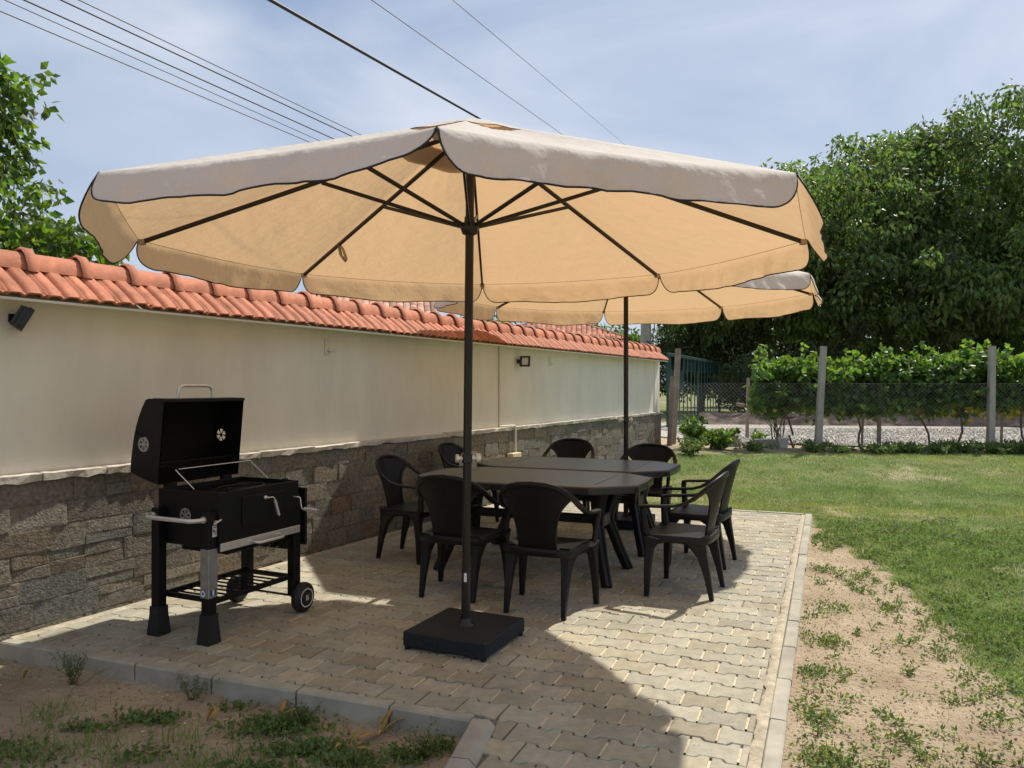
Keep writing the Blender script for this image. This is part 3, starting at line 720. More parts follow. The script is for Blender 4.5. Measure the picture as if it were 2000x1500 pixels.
# ------------------------------------------------------------------ tables
def make_table(loc, rot, label):
    t = thing('dining_table', loc, label, 'table', rot, 'dark resin dining tables')
    L_, W_ = .915, .505
    out_ = []
    def outline(sc_l, sc_w):
        pts = []
        for a, b in ((-.66, -1), (-.3, -1.012), (.3, -1.012), (.66, -1), (.715, -.965), (.962, -.565), (.985, -.50), (1.0, 0), (.985, .50), (.962, .565), (.715, .965), (.66, 1), (.3, 1.012), (-.3, 1.012), (-.66, 1), (-.715, .965), (-.962, .565), (-.985, .50), (-1.0, 0), (-.985, -.50), (-.962, -.565), (-.715, -.965)):
            pts.append((a*(L_-sc_l), b*(W_-sc_w)))
        return pts
    rings = [(0.014, .682), (.0, .687), (0, .727), (.004, .735), (.012, .738), (.020, .7375), (.024, .7355), (.028, .7355), (.032, .737)]
    V = []; n = 22
    for off, z in rings: V += [(x, y, z) for x, y in outline(off, off)]
    F = []
    for i in range(len(rings)-1):
        for j in range(n): F.append((i*n+j, i*n+(j+1) % n, (i+1)*n+(j+1) % n, (i+1)*n+j))
    F.append(tuple(range((len(rings)-1)*n, len(rings)*n)))
    V2 = outline(.02, .02)
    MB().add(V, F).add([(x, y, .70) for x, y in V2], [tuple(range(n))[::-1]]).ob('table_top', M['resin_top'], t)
    # shallow grooves near the ends of the top
    for s_ in (-1, 1):
        MB().box((s_*.60, 0, .7372), (.006, .66, .0016)).ob('groove', M['resin'], t)
        MB().box((0, s_*.40, .69), (1.25, .02, .035)).ob('apron', M['resin'], t)
        MB().box((s_*.66, 0, .69), (.02, .72, .035)).ob('apron', M['resin'], t)
        MB().box((s_*.57, 0, .43), (.05, .30, .10), None, .01).ob('leg_link', M['resin'], t)
        for q in (-1, 1):
            lg = MB(); pts = [(s_*.62, q*.27, .70), (s_*.60, q*.23, .60), (s_*.575, q*.165, .48), (s_*.57, q*.145, .42), (s_*.585, q*.165, .36), (s_*.63, q*.235, .18), (s_*.685, q*.315, .003)]
            lg.sweep(pts, [.075, .062, .05, .046, .044, .042, .040], [.05, .04, .033, .03, .03, .03, .03], (0.3, 1, 0), n=8, p=6, smooth=False)
            lp = [Vector(p)+Vector((s_*.031, q*.002, .0)) for p in pts]
            lg.sweep(lp, [.03, .022, .016, .013, .012, .011, .010], .008, (0.3, 1, 0), n=6, p=6, smooth=False)
            lg.ob('leg', M['resin'], t)
    MB().box((0, 0, .43), (1.10, .035, .07), None, .008).ob('stretcher', M['resin'], t)
    return t
make_table((.17+.0, 6.04, 0), -A0, 'dark resin dining table in front, nearer the parasol base')
make_table((.60, 7.03, 0), -A0, 'dark resin dining table behind the other, nearer the gate')

# ------------------------------------------------------------------ chairs
def make_chair(label, loc, rot):
    t = thing('resin_armchair', loc, label, 'chair', rot, 'dark woven resin armchairs round the tables')
    lerp = lambda x, a, b: np.interp(x, a, b)
    RX = [(.268, .235, .632), (.284, .19, .640), (.288, .10, .644), (.288, .0, .652), (.284, -.07, .672), (.272, -.135, .712), (.248, -.195, .765), (.212, -.238, .808), (.16, -.268, .838), (.09, -.286, .856), (0, -.293, .862)]
    path = RX+[(-x, y, z) for x, y, z in RX[-2::-1]]
    def wvec(i):
        k = min(i, len(path)-1-i)/(len(RX)-1); s_ = 1 if i < len(RX) else -1
        if i == len(RX)-1: return (0, .35, 1)
        a = max(0, min(1, (k-.35)/.35)); x, y, z = path[i]
        return (s_*(1-a)+a*x*2.2, .1*a*1, a*1.0)
    ws = [.020+.004*math.cos(min(i, 20-i)/10*math.pi) for i in range(21)]
    MB().sweep(path, ws, .0115, [wvec(i) for i in range(21)], n=10, p=4).ob('arm_rail', M['resin'], t)
    # backrest
    zz = [.405, .45, .50, .58, .64, .69, .73, .765, .80, .825, .845, .855]; hw = [.118, .12, .122, .131, .145, .166, .196, .236, .214, .182, .130, .08]
    Y = lambda x, z: -.185-.108*((z-.405)/.455)**1.15+x*x*(1.15 if z > .6 else .75+.4*(z-.4)/.2)
    n = 14
    fr = []; G = []
    for z, h in zip(zz, hw): G.append([(h*(2*j/n-1), Y(h*(2*j/n-1), z), z) for j in range(n+1)])
    MB().shell(G, .007).ob('backrest', M['weave'], t)
    for s_ in (-1, 1):
        ed = [(s_*h, Y(h, z), z) for z, h in list(zip(zz, hw))[:8]]
        MB().sweep(ed, [.012]*7+[.006], [.009]*8, (1, 0, 0), n=8, p=3).ob('back_frame', M['resin'], t)
    # seat
    def ol(k, dz=0, inset=0):
        P_ = []
        base = [(-.215, -.205), (-.12, -.222), (0, -.226), (.12, -.222), (.215, -.205), (.236, -.18), (.245, -.10), (.256, .05), (.262, .17), (.256, .215), (.235, .236), (.12, .247), (0, .25), (-.12, .247), (-.235, .236), (-.256, .215), (-.262, .17), (-.256, .05), (-.245, -.10), (-.236, -.18)]
        return [(x*k, .01+(y-.01)*k) for x, y in base]
    V = []; F = []; rings = [(.985, .385), (1, .388), (1, .428), (.985, .437), (.95, .438), (.85, .432), (.6, .426), (.3, .424)]
    for k, z in rings: V += [(x, y, z+(.006*(y > .2) if False else 0)-(.012 if y > .2 and k > .9 else 0)*(z > .42)) for x, y in ol(k)]
    for i in range(len(rings)-1):
        for j in range(20): F.append((i*20+j, i*20+(j+1) % 20, (i+1)*20+(j+1) % 20, (i+1)*20+j))
    F.append(tuple(range(140, 160)))
    MB().add(V, F, 0, True).add([(x, y, .415) for x, y in ol(.97)], [tuple(range(20))[::-1]]).ob('seat', M['resin'], t)
    for s_ in (-1, 1):
        MB().sweep([(s_*.272, .200, 0), (s_*.268, .198, .02), (s_*.262, .192, .20), (s_*.250, .180, .34), (s_*.244, .170, .39), (s_*.242, .165, .42)], [.016, .017, .023, .030, .042, .048], [.016, .017, .023, .031, .053, .075], (1, 0, 0), n=8, p=6, smooth=False).ob('leg', M['resin'], t)
        MB().sweep([(s_*.252, .20, .40), (s_*.262, .212, .50), (s_*.272, .222, .60), (s_*.274, .218, .638)], [.016, .015, .016, .017], [.030, .023, .020, .020], (1, 0, 0), n=8, p=5).ob('arm_support', M['resin'], t)
        MB().sweep([(s_*.196, -.232, 0), (s_*.195, -.229, .02), (s_*.193, -.205, .16), (s_*.192, -.172, .30), (s_*.192, -.145, .37), (s_*.19, -.125, .415)], [.015, .016, .021, .028, .037, .044], [.015, .016, .023, .034, .057, .088], (1, 0, 0), n=8, p=6, smooth=False).ob('leg', M['resin'], t)
        MB().sweep([(s_*.175, -.20, .42), (s_*.165, -.205, .50), (s_*.155, -.21, .60)], [.006, .005, .004], .02, (1, 0, 0), n=6, p=4) if False else None
    return t
CH = [((.235, 5.015), 24, 'dark resin armchair nearest the camera, right of the near parasol pole, back turned'),
      ((-.355, 5.39), 22, 'dark resin armchair directly behind the near parasol pole, back turned'),
      ((-.84, 6.53), 112, 'dark resin armchair by the stone wall at the left end of the front table'),
      ((-.45, 7.98), 115, 'dark resin armchair half hidden behind the near parasol pole, by the stone wall'),
      ((.60, 8.45), 200, 'dark resin armchair beyond the rear table, just left of the far parasol pole'),
      ((1.34, 7.66), 202, 'dark resin armchair beyond the rear table, in front of the far parasol pole'),
      ((1.225, 5.43), -64, 'dark resin armchair at the right end of the front table, side view'),
      ((1.565, 6.31), -62, 'dark resin armchair at the right end of the rear table, next to the lawn')]
first = None
for (x, y), deg, lab in CH:
    if first is None: first = make_chair(lab, (x, y, 0), R(-deg)); index_kids(); c = first
    else: c = copy_tree(first)
    c.location = (x, y, 0); c['label'] = lab; c.scale = (1, 1, .975)
    c.rotation_euler = (0, 0, R(-deg) if lab.find('right end') < 0 and lab.find('stone wall') < 0 else R(-deg+0))
# headings: facing direction is local +Y; wall-side chairs face +u, right-end chairs face -u

# ------------------------------------------------------------------ barbecue
def barbecue():
    t = thing('charcoal_grill', (-1.74, 4.68, 0), 'black charcoal barbecue trolley with its lid open beside the garden wall', 'barbecue', R(65))
    bk, bi = M['black'], M['black_in']
    x0, x1, y0, y1, z0, z1 = -.295, .365, -.235, .255, .525, .845; th = .012
    b = MB(); b.box(((x0+x1)/2, y0+th/2, (z0+z1)/2), (x1-x0, th, z1-z0), None, .003).box(((x0+x1)/2, y1-th/2, (z0+z1)/2), (x1-x0, th, z1-z0), None, .003)
    for x in (x0+th/2, x1-th/2): b.box((x, (y0+y1)/2, (z0+z1)/2), (th-.001, y1-y0-2*th, z1-z0-.002), None, .002)
    b.box(((x0+x1)/2, (y0+y1)/2, z0+.008), (x1-x0-.03, y1-y0-.03, .012))
    body = b.ob('firebox', bk, t)
    # cooking grates
    g = MB(); gy0, gy1 = y0+.02, y1-.02
    for i in range(30): x = x0+.025+i*(x1-x0-.05)/29; g.tube([(x, gy0, z1-.028), (x, gy1, z1-.028)], .0028, n=5)
    for y in (gy0+.02, gy1-.02, (gy0+gy1)/2): g.tube([(x0+.02, y, z1-.033), (x1-.02, y, z1-.033)], .004, n=5)
    g.ob('cooking_grate', M['pole2'], t)
    cx, cy = .09, -.02; MB().sweep([(cx+.17*math.cos(a), cy+.10*math.sin(a), z1-.020) for a in [i*math.pi/14 for i in range(28)]], .0035, .0035, (0, 0, 1), n=6, closed=True).ob('grate_ring', M['pole2'], t)
    for x in (x0+.10, x1-.08): MB().box((x, y0+.03 if x < 0 else y0+.04, z1+.006), (.035, .022, .022), None, .002).ob('grate_clip', bk, t)
    # lid
    prof = [(.265, .862), (.215, 1.365), (.225, 1.372), (.345, 1.374), (.370, 1.366), (.400, 1.32), (.428, 1.265), (.452, 1.205), (.470, 1.14), (.484, 1.07), (.494, 1.0), (.500, .945), (.495, .928), (.40, .895)]
    lx0, lx1 = -.285, .345
    m = MB(); n = len(prof)
    out_ = [(x, y, z) for x in (lx0, lx1) for y, z in prof]
    F = [(i, i+n, i+1+n, i+1) for i in range(1, n-1)]+[(n-1, 2*n-1, n, 0)]
    m.add([(x, y, z) for x in (lx0, lx1) for y, z in prof], [tuple(reversed(f)) for f in F], 0)
    # inner skin
    cyc, czc = .36, 1.12; inn = [((y-cyc)*.955+cyc, (z-czc)*.965+czc) for y, z in prof]; inn[0] = prof[0]; inn[1] = prof[1]
    m.add([(x, y, z) for x in (lx0+.012, lx1-.012) for y, z in inn], F, 1)
    lid = m.ob('lid', [bk, bi], t)
    def side(x, name, vent_c, parent, hole=True):
        # end plate with a round vent cut as wedge holes
        s_ = MB(); vy, vz = vent_c; r_ = .043
        poly = prof; k = 24; ring = [(vy+r_*math.cos(2*math.pi*i/k), vz+r_*math.sin(2*math.pi*i/k)) for i in range(k)]
        import mathutils
        def hit(a):
            d = Vector((math.cos(a), math.sin(a))); best = None
            for i in range(len(poly)):
                p, q = Vector(poly[i]), Vector(poly[(i+1) % len(poly)]); r = mathutils.geometry.intersect_line_line_2d(Vector((vy, vz)), Vector((vy, vz))+d*3, p, q)
                if r is not None: best = r if best is None or (r-Vector((vy, vz))).length > (best-Vector((vy, vz))).length else best
            return best
        angs = sorted([math.atan2(p[1]-vz, p[0]-vy) for p in poly]+[2*math.pi*i/k-math.pi for i in range(k)])
        outer = [hit(a) for a in angs]; inner = [Vector((vy+r_*math.cos(a), vz+r_*math.sin(a))) for a in angs]; q = len(angs)
        for xx, sg in ((x-.004, 1), (x+.004, -1)):
            s_.add([(xx, p[0], p[1]) for p in outer+inner], [(i, (i+1) % q, q+(i+1) % q, q+i)[::sg] for i in range(q)])
        s_.ob(name, bk, parent)
        # vent disc with six openings
        d = MB(); 
        for xx in ((x-.006, x+.006) if x < 0 else (x,)):
            for i in range(6):
                a0 = 2*math.pi*i/6+.26; a1 = a0+.52
                def seg(aa, ab, r0, r1, nn=4):
                    V = []
                    for j in range(nn+1):
                        a = aa+(ab-aa)*j/nn; V += [(xx, vy+r0*math.cos(a), vz+r0*math.sin(a)), (xx, vy+r1*math.cos(a), vz+r1*math.sin(a))]
                    d.add(V, [(2*j, 2*j+1, 2*j+3, 2*j+2) for j in range(nn)])
                seg(a1-.07 if x < 0 else a1+.2, a1+.53+.0, .012, .034 if x < 0 else .041); seg(a0-.01, a0+2*math.pi/6+.01, .033 if x < 0 else .040, .046); seg(a0, a0+2*math.pi/6, .0, .0135)
        return d
    side(lx0, 'lid_side', (.385, 1.10), lid).ob('vent_disc', [M['steel_dull']], lid)
    side(lx1, 'lid_side', (.415, 1.12), lid).ob('vent_disc', [M['black_in']], lid)
    MB().box((lx0-.008, .42, 1.155), (.012, .075, .012), Matrix.Rotation(.3, 3, 'X'), .003).ob('vent_lever', bk, lid)
    # lid rim strip
    MB().box(((lx0+lx1)/2, .2135, 1.362), (lx1-lx0+.01, .010, .016)).ob('lid_rim', bk, lid)
    hy = .285; hp = [(-.125, hy, 1.374), (-.125, hy, 1.415), (-.118, hy, 1.435), (-.10, hy, 1.448), (-.08, hy, 1.452), (.10, hy, 1.452), (.12, hy, 1.448), (.138, hy, 1.435), (.145, hy, 1.415), (.145, hy, 1.374)]
    MB().tube(hp, .0105, n=10).ob('lid_handle', M['steel'], lid)
    MB().box((-.245, .285, 1.376), (.05, .09, .004), None, .001).ob('name_plate', M['steel_dull'], lid)
    for x in (-.2, .24): MB().box((x, .265, .852), (.07, .04, .03), None, .003).ob('hinge', bk, t)
    # warming rack held by wire arms
    w_ = MB(); 
    for i in range(24): x = -.25+i*.56/23; w_.tube([(x, .30, .985), (x, .14, .955)], .002, n=5)
    w_.tube([(-.27, .30, .985), (.33, .30, .985)], .003, n=6); w_.tube([(-.27, .14, .955), (.33, .14, .955)], .0035, n=6)
    w_.ob('warming_rack', M['pole2'], t); MB().tube([(-.25, .135, .9585), (.33, .135, .9585)], .0036, n=6).ob('rack_front_bar', M['steel'], t)
    for x in (-.27, .33): MB().tube([(x, .14, .955), (x, -.01, .850)], .0032, n=6).ob('rack_arm', M['steel'], t)
    # legs
    lt = .062
    for (x, y, zt, zb) in ((x0-lt/2-.001, y0+.048, .745, .0), (x0-lt/2-.001, y1-.045, .745, .0), (x1+lt/2-.02, y0+.048, .745, .10), (x1+lt/2-.02, y1-.045, .745, .10)):
        lg = MB(); lg.box((x, y, (zt+max(zb, .0))/2), (lt, lt*.95, zt-max(zb, .01)), None, .004)
        l_ = lg.ob('leg', bk, t)
        if zb == 0:
            s0, s1 = .054, .040; V = []
            for z, s_ in ((0, .046), (.02, .045), (.12, .036), (.165, .035)): V += [(x-s_, y-s_, z), (x+s_, y-s_, z), (x+s_, y+s_, z), (x-s_, y+s_, z)]
            F = [(3, 2, 1, 0), (12, 13, 14, 15)]+[(i*4+j, i*4+(j+1) % 4, i*4+4+(j+1) % 4, i*4+4+j) for i in range(3) for j in range(4)]
            MB().add(V, F).ob('foot_cap', M['rubber'], l_)
    xa, ya = x0-lt/2-.001, y0+.048
    MB().box((xa, ya, .395), (lt+.006, lt+.003, .275), None, .003).ob('leg_sleeve', M['steel_dull'], t)
    # stickers on the near leg: front face is -Y, left face -X
    yf = ya-(lt*.95)/2-.0012; 
    st = MB(); st.add([(xa-.005, yf, .600), (xa+.028, yf, .600), (xa+.028, yf, .665), (xa-.005, yf, .665)], [(0, 1, 2, 3)], 0)
    for i, (a, bb, h) in enumerate(((.000, .023, .004), (.0, .012, .012), (.014, .024, .010), (.0, .024, .003))):
        z = .655-i*.014; st.add([(xa+a, yf-.0006, z-h), (xa+bb, yf-.0006, z-h), (xa+bb, yf-.0006, z), (xa+a, yf-.0006, z)], [(0, 1, 2, 3)], 1)
    st.ob('leg_label', [M['white'], M['pole2']], t)
    xs_ = xa-(lt+.006)/2-.0012; d = MB()
    def disc(mb, cy_, cz_, r, x, mi, n=18): mb.add([(x, cy_+r*math.cos(2*math.pi*i/n), cz_+r*math.sin(2*math.pi*i/n)) for i in range(n)], [tuple(range(n))], mi)
    disc(d, ya+.008, .285, .024, xs_, 0); disc(d, ya+.008, .285, .019, xs_-.0006, 1); disc(d, ya+.008, .285, .009, xs_-.0012, 0)
    d.ob('round_sticker', [M['blue'], M['white']], t)
    d = MB(); yy = ya-(lt+.003)/2-.0012
    for i in range(3): d.add([(xa-.02+i*.015, yy, .272), (xa-.009+i*.015, yy, .272), (xa-.009+i*.015, yy, .305), (xa-.02+i*.015, yy, .305)], [(0, 1, 2, 3)], i % 2)
    d.ob('printed_marks', [M['blue'], M['white']], t)
    # side push handle
    hx = x0-lt-.075; zc = .70
    hpt = [(x0-lt, ya, zc), (hx+.035, ya, zc), (hx+.012, ya+.012, zc), (hx, ya+.04, zc), (hx, y1-.085, zc), (hx+.012, y1-.057, zc), (hx+.035, y1-.045, zc), (x0-lt, y1-.045, zc)]
    MB().tube(hpt, .0125, n=10).ob('push_handle', M['steel'], t)
    for y in (ya, y1-.045): MB().lathe([(.019, 0), (.019, .012), (.014, .016)], 14, (x0-lt-.016, y, zc), 'X').ob('handle_ferrule', M['steel'], t)
    # side air vent on the firebox
    d = MB(); vx = x0-.003
    for i in range(6):
        a0 = 2*math.pi*i/6
        for (aa, ab, r0, r1) in ((a0+.12, a0+.75, .012, .034), (a0, a0+2*math.pi/6, .033, .044), (a0, a0+2*math.pi/6, 0, .013)):
            V = []
            for j in range(5): a = aa+(ab-aa)*j/4; V += [(vx, .03+r0*math.cos(a), .70+r0*math.sin(a)), (vx, .03+r1*math.cos(a), .70+r1*math.sin(a))]
            d.add(V, [(2*j, 2*j+1, 2*j+3, 2*j+2) for j in range(4)])
    d.ob('side_vent', M['steel_dull'], t)
    # wing bolt and bottle opener at the near corner
    MB().tube([(xa+.01, ya-.034, .685), (xa+.01, ya-.052, .685)], .008, n=8).sweep([(xa-.012, ya-.05, .675), (xa+.035, ya-.055, .695)], .004, .010, (0, 0, 1), n=6).ob('wing_bolt', M['steel'], t)
    MB().sweep([(xa+.006+.014*math.cos(a), ya-.038, .645+.022*math.sin(a)) for a in [i*math.pi/6 for i in range(12)]], .0022, .0022, (0, 1, 0), n=5, closed=True).ob('hook', M['steel_dull'], t)
    # front door
    dx0, dx1, dz0, dz1 = -.13, .225, .615, .80; r_ = .02; pl = []
    for cx_, cz_, a0 in ((dx1-r_, dz1-r_, 0), (dx0+r_, dz1-r_, 90), (dx0+r_, dz0+r_, 180), (dx1-r_, dz0+r_, 270)):
        for i in range(5): a = R(a0+i*22.5); pl.append((cx_+r_*math.cos(a), cz_+r_*math.sin(a)))
    n = len(pl); yy = y0-.006; V = [(x, y0-.0005, z) for x, z in pl]+[(x, yy, z) for x, z in pl]+[((x-.0475)*.975+.0475, yy-.002, (z-.7075)*.96+.7075) for x, z in pl]
    door = MB().add(V, [tuple(range(2*n, 3*n))]+[(i, (i+1) % n, n+(i+1) % n, n+i) for i in range(n)]+[(n+i, n+(i+1) % n, 2*n+(i+1) % n, 2*n+i) for i in range(n)]).ob('door', bk, t)
    def coil(mb, p, q, r, wr, turns, mi=0):
        p, q = Vector(p), Vector(q); ax = (q-p).normalized(); a = ax.orthogonal().normalized(); b_ = ax.cross(a); k = turns*8
        mb.sweep([p.lerp(q, i/k)+a*r*math.cos(i*math.pi/4)+b_*r*math.sin(i*math.pi/4) for i in range(k+1)], wr, wr, tuple(ax), n=5)
    h = MB(); h.lathe([(.012, 0), (.012, .012), (.006, .016), (.006, .03)], 12, (.055, yy, .775), 'Y'); h.tube([(.055, yy-.03, .775), (.085, yy-.035, .775), (.10, yy-.035, .765)], .004, n=6)
    h.tube([(.10, yy-.035, .765), (.125, yy-.045, .665)], .004, n=6); coil(h, (.102, yy-.036, .755), (.125, yy-.045, .66), .0075, .0028, 14); h.ob('door_handle', M['steel'], door)
    # ash tray strip and handle
    MB().box(((x0+x1)/2, y0-.006, z0+.010), (x1-x0, .011, .045), None, .002).ob('steel_strip', M['steel'], t)
    MB().tube([(-.06, y0-.012, z0+.008), (-.06, y0-.045, z0+.004), (-.045, y0-.058, z0), (-.03, y0-.062, z0), (.14, y0-.062, z0), (.155, y0-.058, z0), (.17, y0-.045, z0+.004), (.17, y0-.012, z0+.008)], .009, n=9).ob('tray_handle', M['steel'], t)
    # crank at the right front corner
    c = MB(); kx = x1-.05; c.tube([(kx, y0-.002, .745), (kx, y0-.045, .745), (kx+.003, y0-.052, .738), (kx+.012, y0-.055, .675), (kx+.014, y0-.06, .67), (kx+.02, y0-.085, .668)], .0042, n=7)
    coil(c, (kx+.016, y0-.07, .669), (kx+.03, y0-.16, .665), .009, .003, 12); c.tube([(kx+.02, y0-.07, .669), (kx+.032, y0-.175, .665)], .0045, n=6); c.ob('crank', M['steel'], t)
    # folded side shelf on the wheel end
    xs = x1+.078
    sh = MB().box((xs, y0+.03, .60), (.022, .05, .37), None, .003).box((xs, y1-.05, .60), (.022, .05, .37), None, .003).ob('side_shelf', bk, t)
    for i in range(5): MB().box((xs+.003, (y0+y1)/2-.01, .45+i*.078), (.014, y1-y0-.12, .05), None, .003).ob('shelf_slat', bk, sh)
    for z in (.60, .48): MB().box((xs+.022, y0+.04, z), (.026, .035, .022), None, .004).ob('shelf_knob', M['steel_dull'], sh)
    # inner tray rail and utensil hooks
    MB().box((x1-.04, .02, .44), (.045, .42, .065), None, .003).ob('tool_rail', bk, t)
    for i in range(4): MB().sweep([(x1-.066, -.13+i*.07, .425), (x1-.09, -.13+i*.07, .42), (x1-.10, -.12+i*.07, .405), (x1-.09, -.105+i*.07, .392)], .0025, .0025, (0, 1, 0), n=5).ob('tool_hook', M['steel_dull'], t)
    MB().box((.05, 0, .495), (.48, .36, .05), None, .004).ob('ash_tray', bk, t)
    # bottom shelf
    zs = .225; f = MB(); xl, xr = xa+lt/2, x1-.01
    for y in (ya+.0, y1-.045): f.box(((xl+xr)/2, y, zs), (xr-xl, .028, .028), None, .003)
    for x in (xl+.014, xr-.012): f.box((x, (ya+y1-.045)/2, zs), (.028, (y1-.045-ya)-.03, .027), None, .003)
    sf = f.ob('bottom_shelf', bk, t)
    for i in range(9): x = xl+.075+i*(xr-xl-.13)/8; MB().box((x, (ya+y1-.045)/2, zs+.003), (.017, (y1-.045-ya)-.03, .006)).ob('shelf_slat', bk, sf)
    # wheels and axle
    MB().tube([(x1+.005, y0-.03, .095), (x1+.005, y1+.03, .095)], .007, n=8).ob('axle', M['pole2'], t)
    for y, sg in ((y0-.030, 1), (y1+.030, -1)):
        wr = .095
        wh = MB().lathe([(.04, -.022), (wr-.012, -.024), (wr-.002, -.016), (wr, -.006), (wr, .006), (wr-.002, .016), (wr-.012, .024), (wr-.022, .026)], 30, (x1+.005, y, wr), 'Y').ob('wheel', M['rubber'], t)
        yo = y-.0262 if sg > 0 else y+.0262
        MB().lathe([(wr-.022, 0), (wr-.026, .006*sg), (.02, .009*sg), (.001, .010*sg)], 30, (x1+.005, yo+.002*sg, wr), 'Y').ob('hub_disc', M['pole2'], wh)
        n = 30; V = []
        for rr_ in (.053, .0595):
            V += [(x1+.005+rr_*math.cos(2*math.pi*i/n), yo-.0082*sg, wr+rr_*math.sin(2*math.pi*i/n)) for i in range(n)]
        MB().add(V, [(i, (i+1) % n, n+(i+1) % n, n+i) for i in range(n)]).ob('white_ring', M['white'], wh)
        if sg > 0:
            e = MB(); cx_ = x1+.005; ye = yo-.0115
            for (a, b_, c_, d_) in ((-.012, -.016, -.007, .016), (-.007, .011, .010, .016), (-.007, -.016, .012, -.011), (.007, -.011, .012, .004), (-.002, -.001, .012, .004), (-.002, -.006, .002, -.001)):
                e.add([(cx_+a, ye, wr+b_), (cx_+c_, ye, wr+b_), (cx_+c_, ye, wr+d_), (cx_+a, ye, wr+d_)], [(0, 1, 2, 3)])
            e.ob('wheel_emblem', M['white'], wh)
barbecue()

# ------------------------------------------------------------------ foliage tools
def tint_rand(n, lo=.7, hi=1.3, yellow=0., ycol=(2.6, 1.9, .6)):
    t = rng.uniform(lo, hi, (n, 1))*np.ones((n, 3)); t[:, 0] *= rng.uniform(.85, 1.25, n)
    if yellow: k = rng.random(n) < yellow; t[k] *= ycol
    return t
def leaves_mesh(name, P, D, size, wid, material, tint, curl=.25):
    """one bent pointed leaf (two quads-worth of faces) per point P along direction D"""
    n = len(P); D = D/np.linalg.norm(D, axis=1, keepdims=True)
    r_ = rng.normal(size=(n, 3)); W_ = np.cross(D, r_); W_ /= np.linalg.norm(W_, axis=1, keepdims=True)+1e-9; Nn = np.cross(W_, D)
    sz = (size*rng.uniform(.7, 1.25, n))[:, None]; wd = sz*wid
    a = P; b = P+D*sz*.42+W_*wd*.5-Nn*sz*curl*.1; c = P+D*sz+Nn*sz*-curl*.5; d = P+D*sz*.42-W_*wd*.5-Nn*sz*curl*.1; m = P+D*sz*.5+Nn*sz*curl*.14
    V = np.stack([a, b, c, d, m], 1).reshape(-1, 3); i = np.arange(n)*5
    q = np.concatenate([np.stack([i, i+1, i+4], 1), np.stack([i+1, i+2, i+4], 1), np.stack([i+2, i+3, i+4], 1), np.stack([i+3, i, i+4], 1)])
    return fast_mesh(name, V, q, material, np.repeat(tint, 5, axis=0), loops=3)
def clumps(centers, radii, per, flat=.8):
    k = len(centers); idx = np.repeat(np.arange(k), per); n = len(idx); d = rng.normal(size=(n, 3)); d /= np.linalg.norm(d, axis=1, keepdims=True)
    r_ = rng.random(n)**(1/2.2); P = centers[idx]+d*r_[:, None]*radii[idx][:, None]*(1, 1, flat); return P, d, idx
def branch(mb, pts, r0, r1, n=7):
    k = len(pts); mb.sweep(pts, [r0+(r1-r0)*i/(k-1) for i in range(k)], [r0+(r1-r0)*i/(k-1) for i in range(k)], (1, .1, 0), n=n)
def curve_pts(p, q, k=6, wob=.12, rise=0):
    p, q = Vector(p), Vector(q); L_ = (q-p).length; o = []
    for i in range(k+1):
        f = i/k; v = p.lerp(q, f)+Vector((0, 0, rise*4*f*(1-f)))
        if 0 < i < k: v += Vector(tuple(rng.normal(0, wob*L_*.12, 3)))
        o.append(v)
    return o
def tree(name, loc, label, blobs, trunk_top, trunk_r, limbs, lsize, lwid, material, nclump, per, crad, droop=.6, shell_in=.55, lo=.6, hi=1.35, group=None, cat='tree', limb_r=.35):
    t = thing(name, loc, label, cat, 0, group); loc = Vector(loc)
    tr = MB(); branch(tr, curve_pts((0, 0, -.1), trunk_top, 6, .25), trunk_r, trunk_r*.62, 10)
    for q in limbs: branch(tr, curve_pts(Vector(trunk_top)*q[3], q[:3], 6, .5, .2), trunk_r*limb_r, trunk_r*.08, 6)
    tr.ob('trunk', M['bark'], t)
    vol = np.array([b[3]*b[4]*b[5] for b in blobs])**(2/3); vol /= vol.sum(); cs = []
    for b, f in zip(blobs, vol):
        k = int(nclump*f)+1; d = rng.normal(size=(k, 3)); d /= np.linalg.norm(d, axis=1, keepdims=True); r_ = shell_in+(1-shell_in)*rng.random(k)**.7
        cs.append(np.array(b[:3])+d*r_[:, None]*np.array(b[3:6])*(1+.10*noise2(d[:, 0]*4, d[:, 2]*4)[:, None]))
    cs = np.concatenate(cs); rad = crad*rng.uniform(.6, 1.3, len(cs))
    P, d, idx = clumps(cs, rad, per); D = d*.6+rng.normal(0, .45, d.shape)+np.array((0, 0, -droop))
    tn = tint_rand(len(P), .8, 1.2)*rng.uniform(lo, hi, len(cs))[idx][:, None]
    link('crown', leaves_mesh('crown', P, D, lsize, lwid, material, tn), t)
    return t
